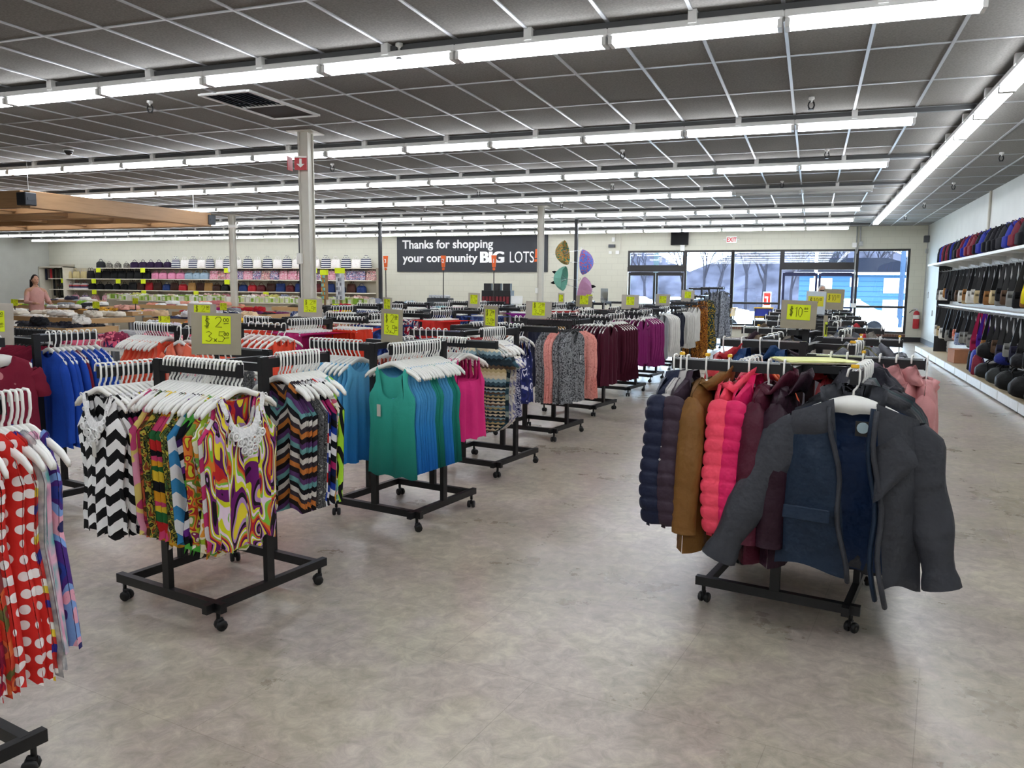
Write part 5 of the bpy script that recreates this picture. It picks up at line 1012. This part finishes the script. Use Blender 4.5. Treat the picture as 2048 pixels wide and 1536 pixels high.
def shelfrow(z, x0, x1, sp, pick, k='tote', sc=1.1):
    x = x0; i = 0
    while x < x1:
        m_, nm, kk, s_ = pick(i, x)
        bag(kk, 'handbag', (x, YW-.27, z), random.uniform(-.15, .15), m_, '%s bag on the %s handbag shelf of the back wall' % (nm, {2.25: 'top', 1.78: 'second', 1.3: 'third', .8: 'lowest'}[z]), '%s bags, shelf %s' % (nm, z), sc=s_*sc); x += sp*random.uniform(.92, 1.08); i += 1
shelfrow(2.25, -29.4, -15.8, .46, lambda i, x: (P('2a2c30'), 'dark boxy', 'satchel', 1.1) if i < 1 else ((F('heather', ['8a857c', '3a3a3a', 'c8c0b0'], .3), 'grey patterned', 'satchel', .8) if i < 4 else ((P('2c1c3a'), 'dark purple', 'satchel', 1) if i < 9 else ((STR, 'navy striped', 'tote', 1.1) if i % 2 else (WBAG, 'white', 'tote', 1.05)))))
shelfrow(1.78, -31.8, -15.8, .44, lambda i, x: (P('c8b888'), 'straw coloured', 'tote', 1) if i < 4 else ((P('1a1a1c'), 'black', 'tote', 1.1) if i < 12 else ((P('d88aa8'), 'pink', 'satchel', 1.1) if i < 16 else ((P('9ab0c0'), 'pale blue', 'satchel', 1.1) if i < 19 else FASH[random.choice((0, 1, 2))]+('tote', 1.1)))))
def p3(i, x):
    if i < 4: return (F('stripe', ['e8e4e4', '3a3a5a', 'b04a4a'], .6), 'striped', 'satchel', 1.1)
    if i < 9: return (P('16161a'), 'black', 'satchel', 1)
    c, n = random.choice([('4a2a22', 'brown'), ('a8804a', 'tan'), ('5a1c20', 'oxblood'), ('17171a', 'black'), ('1f3468', 'navy'), ('a8202a', 'red'), ('3a2018', 'dark brown')]); return (P(c, .45), n, random.choice(('satchel', 'tote')), 1.05)
shelfrow(1.3, -31.8, -15.8, .45, p3); shelfrow(.8, -31.0, -16, .6, lambda i, x: FASH[i % 3]+('satchel', 1))
e = empty('hanging_niche', (-32.0, YW-.03, 0), 0, 'beige framed niche with hanging belts and scarves in the far corner', 'niche')
MB().box((0, -.01, 1.6), (1.5, .02, 1.6)).build('back_panel', BS, e); b = MB(); b.box((0, -.3, 2.28), (1.5, .6, .04)); b.box((-.73, -.3, 1.2), (.04, .6, 2.2)); b.box((.73, -.3, 1.2), (.04, .6, 2.2)); b.build('frame', SHE, e)
for i, (c, l) in enumerate((('1a1e30', .5), ('5a4a4a', .45), ('b02a30', .45), ('1a1a1a', 1.2), ('4a4438', 1.2), ('2a2620', 1.3), ('3a3a30', 1.2), ('14141a', 1.1))):
    o = MB().box((0, 0, -l/2), (.11, .05, l), ch=.015).build('scarf', P(c), None, loc=(-32.55+i*.15, YW-.4, 2.2)); tag(o, ['navy', 'taupe', 'red', 'black', 'olive', 'dark brown', 'moss', 'charcoal'][i]+' scarf hanging in the corner niche', 'scarf')
# ------------------------------------------------------------------ tables of folded clothes
random.seed(11)
LM = []
for s in range(4):
    rn = random.Random(s); ph = [rn.uniform(0, 6) for _ in range(8)]; rings = []; hh = (.07, .09, .1, .08)[s]; pw = (4.5, 4, 2.6, 3)[s]; wr = (.008, .012, .022, .018)[s]
    for i in range(9):
        t = i/8; a_, b_ = .175*(1-.25*t**3), .125*(1-.28*t**3); k = 1 if i < 7 else (.62 if i == 7 else .15); zb = hh*min(1, t*1.25)
        rings.append([(x*(1+wr*2*sin(7*a+ph[0]+i))+wr*sin(11*a+ph[3]), y*(1+wr*2*sin(6*a+ph[1]+i*1.3)), max(0, zb+(wr*sin(5*a+ph[2]+i)+wr*.8*sin(13*a+ph[4]+i*2))*t+(.006 if i % 2 else -.004)*(i > 0))) for a, (x, y, z) in [(2*pi*j/24, q) for j, q in enumerate(se_ring(0, 0, 0, a_*k, b_*k, 24, pw))]])
    LM.append(MB().loft(rings).mesh('folded_garment', P('888888'), True))
TOPW = wood('b48c5e', 'c8a06e', 'table_wood'); TBW = M('d8d6d0', .5, 0, .4, .02); LEG = M('8c9096', .35, .5, .5, 0)
def table(x, y, w_, d_, z, lab, cols, what, lip=True, nx=6, ny=2, rz=Z10*.5, white=False, fillk=1.0):
    e = empty('display_table', (x, y, 0), rz, lab, 'table'); top = MB().box((0, 0, z-.02), (w_, d_, .04)).build('tabletop', TBW if white else TOPW, e)
    if lip:
        b = MB()
        for s in (-1, 1): b.box((0, s*(d_/2+.012), z+.015), (w_+.048, .022, .1)); b.box((s*(w_/2+.012), 0, z+.015), (.022, d_, .099))
        b.build('lip', TBW if white else TOPW, e)
    for sx in (-1, 1):
        for sy in (-1, 1): MB().box((sx*(w_/2-.05), sy*(d_/2-.05), z/2-.02), (.045, .045, z-.04)).build('leg', LEG, e)
    MB().box((0, 0, .25), (w_-.14, d_-.14, .025)).build('lower_shelf', LEG, e)
    for i in range(nx):
        for j in range(ny):
            if random.random() > fillk: continue
            lx = -w_/2+(i+.5)*w_/nx+random.uniform(-.03, .03); ly = -d_/2+(j+.5)*d_/ny+random.uniform(-.03, .03)
            for k in range(random.choice((1, 1, 2))):
                c = random.choice(cols); o = put(random.choice(LM), 'folded_garment', None, (x+lx*cos(rz)-ly*sin(rz), y+lx*sin(rz)+ly*cos(rz), z+.0+k*.09), random.uniform(-.5, .5), mat=c if not isinstance(c, str) else P(c))
                s_ = random.uniform(.85, 1.05)*min(1.15, w_/nx/.36); o.scale = (s_, s_, 1.0); tag(o, 'folded %s lying on the %s' % (what, lab.split(' with ')[0]), 'clothes', 'folded %s on the %s' % (what, lab.split(' with ')[0]))
PINK = [F('floral', ['e87a90', 'f0a0b0', 'e05a70', 'f4e0d0'], .5), F('floral', ['3a2a5a', 'e05a78', 'd87a8a'], .5), 'e86a86', F('floral', ['8a2a4a', 'f07a90'], .6)]
table(-8.3, 8.0, 2.0, .9, .8, 'near white table with pink printed tops', PINK, 'pink print tops', False, 6, 3, white=True)
table(-8.9, 9.7, 2.2, .9, .8, 'second white table with grey cartons', ['b8b8ba', 'd8d8d6', '8a8c90', 'c8c0c8'], 'pale grey knits', False, 6, 2, white=True)
table(-12.2, 9.9, 2.6, .9, .82, 'black topped long table with light trays', ['1a1a1e', 'e8e4dc', '20202a'], 'black and white tops', True, 7, 2)
table(-15.2, 12.7, 3.6, 1.0, .82, 'long wooden table with white knit piles', ['e4dccb', 'f0ece4', 'd8d4cc', 'e8e0d0'], 'cream knits', True, 9, 2)
table(-11.3, 13.0, 2.6, 1.0, .84, 'wooden table with black and white print tops', [F('floral', ['e8e8e6', '3a3a40', 'a0a0a8'], .8), 'd8d8dc', '2a3050', 'e8c8a0'], 'monochrome print tops', True, 7, 2)
table(-17.2, 15.8, 3.4, 1.0, .84, 'wooden table with peach and yellow tops', ['e8b0a0', 'e8b03a', '1a1a22', 'e8e4e0', '7a828c'], 'peach and black tops', True, 9, 2)
table(-13.2, 16.0, 3.0, 1.0, .84, 'wooden table with magenta and grey tops', ['a01a6a', '1a1a20', '8a8c94', 'c8c0c4', '6a2a5a', 'b8202a'], 'magenta and grey tops', True, 8, 2)
table(-8.9, 13.9, 2.0, .9, .84, 'pale table with navy patterned tops', [F('floral', ['2c3860', '8a96b8', '1c2444'], .8)], 'navy patterned tops', True, 6, 2, white=True)
table(-9.7, 11.2, 1.8, .9, .82, 'pale table with yellow and orange tops', ['e8b82a', 'e87a3a', 'd8d8e0', '8a8ac0'], 'yellow and lilac tops', True, 5, 2, white=True)
table(-9.9, 15.8, 1.6, 1.0, .95, 'heaped table with red and royal blue tops', ['b01c2c', 'b01c2c', '1f3a9a', 'e8dcc8', '1a1a20', 'e8b83a'], 'red and blue sweaters', False, 5, 3, white=True)
table(-20.8, 17.6, 3.4, 1.0, .86, 'wooden table with cushions and throws', ['8ab83a', '8a8e94', 'e8e8e4', '2a2a30', 'd8c83a'], 'green and grey cushions', True, 8, 2)
table(-17.0, 18.9, 3.4, 1.0, .9, 'wooden table with white socks and peach towels', ['e8e4dc', 'e8a08a', 'f0f0ee', 'c87a7a'], 'white and peach linens', True, 8, 2)
table(-13.0, 19.4, 2.6, 1.0, .9, 'wooden table with brown leather goods', ['3a3228', 'c8b08a', '4a3a2a', '5a5a4a'], 'brown scarves', True, 7, 2)
table(-23.6, 19.9, 3.2, 1.0, .95, 'far wooden table with mixed linens', ['e8e4dc', 'a8b0b8', '3a3a4a', 'd8b8a0'], 'mixed linens', True, 8, 2)
table(-9.6, 18.6, 1.8, 1.0, .98, 'pale table with bright tie-dyed tops', [F('tiedye', ['e87a9a', '3a9ab0', 'f0f0f0', '2a2a5a'], 1), 'f07a9a', '1a1a22', '3aa0a8'], 'tie-dyed tops', False, 5, 3, white=True)
for x, y, z, rz, lb in ((-13.9, 12.6, 1.02, .5, 'long wooden table of cream knits'), (-7.6, 7.9, 1.0, .6, 'near white table of pink tops'), (-10.9, 12.9, 1.03, .3, 'table of monochrome print tops'), (-16.0, 15.7, 1.03, .4, 'wooden table of peach tops'), (-8.9, 13.8, 1.03, .2, 'table of navy patterned tops'), (-16.5, 12.8, 1.03, .6, 'far end of the cream knit table')):
    price_sign(x, y, z, rz, 'yellow handwritten price sheet propped at the '+lb, 2, .2, .2, None, stick=.18)
# ------------------------------------------------------------------ gondolas of packaged goods
LIME = [(M('c8d88a', .4), 'lime'), (M('e8e6da', .4), 'cream'), (M('8ab03a', .4), 'green'), (M('d8d4c4', .4), 'ivory')]
pk = MB(); pk.box((0, 0, .09), (.15, .12, .18), ch=.008); PKM = pk.mesh('packet', SHW); PKB = MB().box((0, -.061, .08), (.1, .003, .12)).mesh('label_panel', SHW)
for gi, (x0, x1, y, z) in enumerate(((-25.2, -13.6, 23.6, .98), (-22.5, -12.4, 21.6, .98))):
    e = empty('low_gondola', ((x0+x1)/2, y, 0), 0, 'low beige shelf unit of packets, %s of two before the handbag shelves' % ('farther', 'nearer')[gi], 'shelving')
    MB().box((0, 0, z/2), (x1-x0, .5, z)).build('carcass', BS, e); MB().box((0, -.02, z+.012), (x1-x0+.04, .6, .024)).build('top_shelf', SHE, e)
    n = int((x1-x0)/.19)
    for k in range(n):
        m_, nm = LIME[k % 4 if random.random() < .7 else random.randrange(4)]; p = empty('packet', (x0+(k+.5)*(x1-x0)/n, y-.2, z+.025), random.uniform(-.1, .1), '%s banded packet in the front row of the %s low shelf unit' % (nm, ('farther', 'nearer')[gi]), 'packet', '%s packets, unit %d' % (nm, gi)); put(PKM, 'carton', p, mat=m_); put(PKB, 'label_panel', p, mat=LIME[(k+1) % 4][0])
    for k in range(int((x1-x0)/.42)):
        c = random.choice(('e8e6e0', 'd8b0a8', 'a0686a', 'f0ece4', '8a8ea0', 'c8c070')); o = put(random.choice(LM), 'folded_garment', None, (x0+.3+k*.42, y+.08, z+.024), random.uniform(-.6, .6), mat=P(c)); o.scale = (1, 1, 1.9); tag(o, 'soft pale bundle on top of the %s low shelf unit' % ('farther', 'nearer')[gi], 'clothes', 'bundles on low unit %d' % gi)
# ------------------------------------------------------------------ jewellery spinners
def spinner(x, y, w_, z0, z1, lab, c, cols, cardlab=True):
    e = empty('jewellery_spinner', (x, y, 0), -.3, lab, 'spinner'); MB().lathe([(0, 0), (.25, 0), (.25, .03), (.03, .05), (.03, z0), (0, z0)], 14).build('stand', M('8a6a44', .5), e)
    MB().box((0, 0, (z0+z1)/2), (w_, .1, z1-z0), ch=.01).build('panel', M(c, .4), e); MB().box((0, -.01, z1+.07), (w_+.04, .1, .16)).build('header_card', YEL, e)
    for i in range(3):
        for j in range(6):
            o = MB().box(((i-1)*w_*.28, -.058, z0+(j+.5)*(z1-z0)/6), (w_*.16, .012, (z1-z0)/9)).build('earring_card', M(cols[(i+j) % len(cols)], .4), e)
spinner(-14.6, 21.2, .42, 1.15, 1.85, 'jewellery spinner with white cards under a wide yellow header', 'dfe4ea', ['7a8ab0', 'c8ccd8', '4a5a9a']); spinner(-13.85, 20.9, .22, 1.15, 1.9, 'narrow spinner of turquoise trinkets between two others', '9a7a54', ['6ab8b8', '8ad0c8', 'e8a02a'])
spinner(-13.3, 20.9, .3, 1.15, 1.95, 'grey spinner of hanging chains beside the power pole', 'c4c8cc', ['9aa0a8', 'e4e4e4', '6a6a72'])
# ------------------------------------------------------------------ checkouts
for i, (x, nm) in enumerate(((-11.35, '3'), (-9.55, '2'), (-8.05, '1'))):
    e = empty('lane_marker', (x, 20.2, 0), 0, 'orange checkout lane marker number %s on a thin black pole' % ('three', 'two', 'one')[i], 'marker')
    MB().tube([(0, 0, 0), (0, 0, 2.05)], .014, 6).build('pole', BLACK, e); k = MB().loft([[(-.07, yy, 2.42), (.07, yy, 2.42), (.04, yy, 2.1), (-.04, yy, 2.1)] for yy in (-.02, .02)]).build('flag', OR, e)
    MB().lathe([(0, -.02), (.035, -.02), (.035, .02), (0, .02)], 10, (0, 0, 2.055), 'y').build('dot', OR, e); txt(nm, .16, WT, e, (0, -.025, 2.22), RX)
    c = empty('checkout_counter', (x+.1, 21.3, 0), 0, 'grey checkout counter behind lane marker %s' % ('three', 'two', 'one')[i], 'counter'); MB().box((0, 0, .45), (.7, 1.8, .88)).build('carcass', M('75777a', .6), c); MB().box((0, 0, .91), (.8, 1.9, .04)).build('worktop', M('9a9a98', .4), c)
e = empty('receipt_printer_stand', (-10.6, 22.2, 0), 0, 'dark grey bag stand machine on the far counter by lane two', 'machine'); MB().box((0, 0, .5), (.9, .5, 1.0)).build('cabinet', M('55585c', .5), e); MB().box((0, 0, 1.12), (.72, .4, .22), ch=.02).build('body', M('2b2d30', .4), e); b = MB()
for k in range(6): b.box((-.25+k*.1, -.05, 1.27), (.08, .3, .07), ry=.3)
b.build('bag_slots', M('b8bcc0', .4), e)
e = empty('gift_card_rack', (-8.6, 21.9, 0), 0, 'black rack of red hanging goods with three boxes on top', 'rack'); MB().box((0, 0, .75), (.9, .3, 1.45)).build('frame', BLACK, e)
for k in range(8):
    for z in (1.2, .95): MB().box((-.38+k*.108, -.17, z), (.07, .05, .2)).build('red_pack', M('7a1c26', .5), e)
for k, c in enumerate(('d8a0b0', 'f08a9a', 'c8b8e0')):
    o = MB().box((0, 0, .1), (.22, .16, .2)).box((0, -.082, .07), (.12, .004, .08)).build('gift_box', M('1f1f22', .5), None, loc=(-8.9+k*.3, 21.9, 1.476)); tag(o, '%s of three small black boxes on the red goods rack' % ('first', 'middle', 'last')[k], 'box')
e = empty('monitor', (-7.9, 21.6, .93), .2, 'white backed till monitor near the pale column', 'monitor'); MB().box((0, 0, .28), (.34, .04, .24), ch=.01).build('screen_back', SHW, e); MB().box((0, .02, .08), (.05, .05, .17)).box((0, 0, .01), (.2, .15, .02)).build('stand', SHW, e)
# ------------------------------------------------------------------ umbrellas on the pole
def umbrella(x, z, aim, mats, lab, ears=False, print_=None):
    e = empty('umbrella', (x, 22.36, z), 0, lab, 'umbrella'); e.rotation_euler = (0, aim, 0); R_ = .36
    for k in range(8):
        rows = []
        for i in range(6):
            t = i/5; r = R_*sin(t*1.35)/sin(1.35); zz = .33*cos(t*1.5); row = []
            for j in range(5):
                s = j/4; a = 2*pi*(k+s)/8; q = r*(1-.06*sin(pi*s)*t); row.append((q*cos(a), q*sin(a), zz-.012*sin(pi*s)*t))
            rows.append(row)
        MB().grid(rows).build('canopy_panel', mats[k % len(mats)], e, True)
    MB().tube([(0, 0, .4), (0, 0, -.42), (.02, 0, -.47), (.055, 0, -.47), (.065, 0, -.43)], .006, 6).build('shaft', CHROME, e); b = MB()
    for k in range(8): a = 2*pi*k/8; b.tube([(0, 0, -.05), (R_*.55*cos(a), R_*.55*sin(a), .2)], .003, 4)
    b.build('ribs', CHROME, e)
    if ears:
        b = MB()
        for s in (-1, 1): b.loft([se_ring(s*.13, 0, .24, .05, .02, 10, 2), se_ring(s*.15, 0, .34, .045, .018, 10, 2), se_ring(s*.165, 0, .41, .01, .005, 10, 2)])
        b.build('ears', P('111114'), e, True)
umbrella(-6.66, 2.58, -pi/2-.15, [F('floral', ['1f7a6a', 'e0b04a', 'd88a4a', '165a50', '3a9a7a'], 1.2)], 'open green and gold print umbrella, highest on the pole')
umbrella(-6.2, 2.3, pi/2, [F('floral', ['5a7ad0', '5a7ad0', 'd86a6a', '7a5ab0', '6a8ae0'], .6)], 'open blue print umbrella pointing away from the pole')
umbrella(-6.7, 1.83, -pi/2+.1, [P('7ab8a4')], 'open mint green umbrella with black ears', True)
umbrella(-6.22, 1.55, pi/2-.5+.75, [P('b88aa8'), P('a87a96')], 'open dusty pink umbrella with black ears, lowest on the pole', True)
e = empty('mirror_stand', (-4.35, 17.6, 0), .2, 'slim upright metal mirror above the far racks', 'mirror'); MB().tube([(0, 0, 0), (0, 0, 1.3)], .015, 6).build('post', CHROME, e); MB().box((0, 0, 1.42), (.16, .03, .3)).build('mirror_plate', M('c8d0d8', .05, 1, .5, 0), e)
# ------------------------------------------------------------------ shopping carts
def cart(x, y, rz, lab, blue=False):
    e = empty('shopping_cart', (x, y, 0), rz, lab, 'cart'); b = MB(); wm = M('6a6e72', .35, .8); T = [(-.26, -.42), (.26, -.42), (.22, .4), (-.22, .4)]
    lv = [(.55, .82), (.7, .9), (.85, .96), (1.0, 1.0)]
    for z, s in lv: b.tube([(p[0]*s, p[1]*s, z) for p in T], .006, 4, closed=True)
    for side in range(4):
        p, q = Vector(T[side]), Vector(T[(side+1) % 4])
        for k in range(9):
            t = k/9; c = p.lerp(q, t); b.tube([(c.x*.82, c.y*.82, .55), (c.x, c.y, 1.0)], .0035, 4)
    for k in range(8): b.tube([(-.21+k*.06, -.34, .55), (-.18+k*.05, .33, .55)], .0035, 4)
    b.build('basket', wm, e); f = MB(); f.tube([(-.24, -.45, 1.02), (-.24, -.35, .5), (-.24, -.35, .2), (-.22, .4, .14)], .014, 6).tube([(.24, -.45, 1.02), (.24, -.35, .5), (.24, -.35, .2), (.22, .4, .14)], .014, 6); f.tube([(-.22, .4, .14), (.22, .4, .14)], .012, 6); f.build('chassis', wm, e)
    MB().tube([(-.27, -.48, 1.03), (.27, -.48, 1.03)], .02, 8).build('handle', M('e8b020', .4), e); MB().box((0, -.43, .9), (.5, .015, .22)).build('front_panel', M('2438a0' if blue else 'e0b020', .4), e); MB().box((0, .41, .85), (.44, .012, .3)).build('end_panel', M('e0b020', .4), e)
    for sx in (-.22, .22):
        for sy in (-.35, .38): MB().lathe([(0, -.012), (.045, -.014), (.05, 0), (.045, .014), (0, .012)], 12, (0, 0, 0), 'x').tube([(0, 0, .0), (0, 0, .12)], .008, 5).build('caster', BLACK, e, loc=(sx, sy, .05))
cart(-2.55, 24.2, 1.4, 'grey wire shopping cart with yellow panels beside the maxi dresses'); cart(-1.35, 25.2, .1, 'shopping cart with blue and yellow panels by the middle window', True)
# ------------------------------------------------------------------ people
def person(x, y, rz, h_, lab, skin, hair, top, legs, longhair, reach):
    e = empty('person', (x, y, 0), rz, lab, 'person'); s = h_/1.75
    V = [(0, 0, .95, .15, .11), (0, .0, 1.12, .13, .1), (0, 0, 1.3, .16, .11), (0, 0, 1.42, .13, .09), (0, 0, 1.49, .055, .055), (0, -.01, 1.56, .06, .065)]
    E_ = [(0, 1), (1, 2), (2, 3), (3, 4), (4, 5)]
    def chain(st, pts):
        pv = st
        for p in pts: V.append(p); E_.append((pv, len(V)-1)); pv = len(V)-1
        return pv
    for sx in (-1, 1):
        chain(0, [(sx*.1, 0, .86, .095, .1), (sx*.11, -.01, .5, .06, .065), (sx*.11, .01, .1, .04, .042), (sx*.12, -.12, .04, .04, .03)])
        if reach: w_ = chain(3, [(sx*.19, 0, 1.4, .06, .06), (sx*.24, -.08, 1.14, .043, .043), (sx*.16, -.34, 1.12, .03, .03), (sx*.14, -.42, 1.12, .03, .02)])
        else: w_ = chain(3, [(sx*.19, 0, 1.4, .06, .06), (sx*.24, .0, 1.12, .043, .043), (sx*.25, -.08, .87, .03, .03), (sx*.25, -.1, .8, .03, .02)])
        hp = V[w_]
        for f_ in range(4):
            d = -.09+.012*abs(f_-1.5)
            if reach: chain(w_, [(hp[0]+(f_-1.5)*.018, hp[1]+d*.5, hp[2]-.005, .009, .009), (hp[0]+(f_-1.5)*.02, hp[1]+d, hp[2]-.025, .008, .008)])
            else: chain(w_, [(hp[0], hp[1]+(f_-1.5)*.018, hp[2]+d*.5, .009, .009), (hp[0]-sx*.01, hp[1]+(f_-1.5)*.019, hp[2]+d, .008, .008)])
        chain(w_, [(hp[0]-sx*.03, hp[1]-.03, hp[2]-.01, .009, .009), (hp[0]-sx*.035, hp[1]-.055, hp[2]-.02, .008, .008)])
    me = bpy.data.meshes.new('body'); me.from_pydata([tuple(c*s for c in v[:3]) for v in V], E_, []); o = put(me, 'body', e)
    m1 = o.modifiers.new('skin', 'SKIN'); sv = me.skin_vertices[0].data
    for i, v in enumerate(V): sv[i].radius = (v[3]*s, v[4]*s)
    sv[0].use_root = True; o.modifiers.new('sub', 'SUBSURF').levels = 1; o.modifiers['sub'].render_levels = 2
    for m_ in (P(skin, .6),): me.materials.append(m_)
    hd = MB(); rings = []
    for i in range(10):
        t = i/9; ang = pi*t; rz_ = .118*cos(ang); r = sin(ang)**.8 if 0 < t < 1 else .05; rings.append([(.075*r*cos(a)*(1 if rz_ > -.03 else .86), -.01+.09*r*sin(a)-(.018 if abs(a-1.5*pi) < .3 and -.04 < rz_ < .02 else 0), 1.645+rz_) for a in [2*pi*j/14 for j in range(14)]])
    hd.loft([[tuple(c*s for c in p) for p in r] for r in rings]); hdo = hd.build('head', P(skin, .6), e, True)
    f = MB(); f.lathe([(0, -.012), (.012, 0), (0, .012)], 8, (-.03*s, -.094*s, 1.655*s)).lathe([(0, -.012), (.012, 0), (0, .012)], 8, (.03*s, -.094*s, 1.655*s)); f.build('eyes', M('1a1412', .3), hdo)
    MB().box((0, -.098*s, 1.595*s), (.045*s, .01, .01)).build('mouth', M('a05a52', .6), hdo); MB().lathe([(0, -.03), (.014, -.025), (.008, .02), (0, .03)], 8, (0, -.103*s, 1.63*s)).build('nose', P(skin, .6), hdo)
    for sx in (-1, 1): MB().lathe([(0, -.028), (.012, 0), (0, .028)], 8, (sx*.077*s, 0, 1.64*s)).build('ear', P(skin, .6), hdo)
    hr = MB(); rg_ = []
    for i in range(6):
        t = i/5; ang = pi*.55*t; rg_.append([(.085*max(.04, sin(ang))*cos(a)*s, (.015+.1*max(.04, sin(ang))*sin(a))*s, (1.65+.128*cos(ang)+(.03*t if sin(a) < -.3 else -.03*t))*s) for a in [2*pi*j/14 for j in range(14)]])
    hr.loft(rg_, False)
    if longhair: hr.loft([se_ring(0, .05*s, 1.66*s, .09*s, .05*s), se_ring(0, .08*s, 1.5*s, .09*s, .04*s), se_ring(0, .1*s, 1.3*s, .06*s, .03*s), se_ring(0, .1*s, 1.2*s, .02*s, .01*s)])
    hr.build('hair', P(hair, .7), e, True)
    tp = MB(); tp.loft([[tuple(c*s for c in p) for p in se_ring(0, 0, z, a_, b_, 14, 2.4)] for z, a_, b_ in ((.88, .17, .13), (1.05, .155, .12), (1.25, .175, .13), (1.38, .175, .115), (1.45, .12, .09), (1.48, .07, .07))], False); tp.build('shirt', P(top), e, True)
    for sx in (-1, 1):
        el = (sx*.245*s, (-.08 if reach else 0)*s, 1.14*s); wr = ((sx*.17*s, -.31*s, 1.12*s) if reach else (sx*.25*s, -.07*s, .9*s)); MB().tube([(sx*.17*s, 0, 1.39*s), el, wr], [.062*s, .052*s, .042*s], 10, False).build('sleeve', P(top), e, True)
        MB().tube([(sx*.09*s, 0, .93*s), (sx*.11*s, -.01*s, .5*s), (sx*.11*s, .01*s, .1*s)], [.12*s, .085*s, .065*s], 10).build('trouser_leg', P(legs), e, True)
        MB().loft([[(sx*.115*s+a_*cos(q), (-.05*s)+b_*sin(q), z) for q in [2*pi*j/12 for j in range(12)]] for z, a_, b_ in ((0, .05, .14), (.03, .052, .145), (.08, .045, .1), (.11, .04, .05))]).build('shoe', BLACK, e, True)
    return e
p1 = person(-16.95, 13.7, 1.25, 1.75, 'person with long dark hair in a pink top reaching over the tables', 'c89a80', '1c1412', 'd0a098', '2a2a34', True, True)
p2 = person(.2, 18.2, .15, 1.66, 'person with white hair and glasses behind the ten dollar price boards', 'c8a08a', 'd8d8d6', '5a5e66', '2a2c34', False, False)
MB().tube([(-.055, -.1, 1.57), (-.01, -.105, 1.57), (.01, -.105, 1.57), (.055, -.1, 1.57)], .012, 4, flat=(.3, 1)).build('glasses', BLACK, p2)
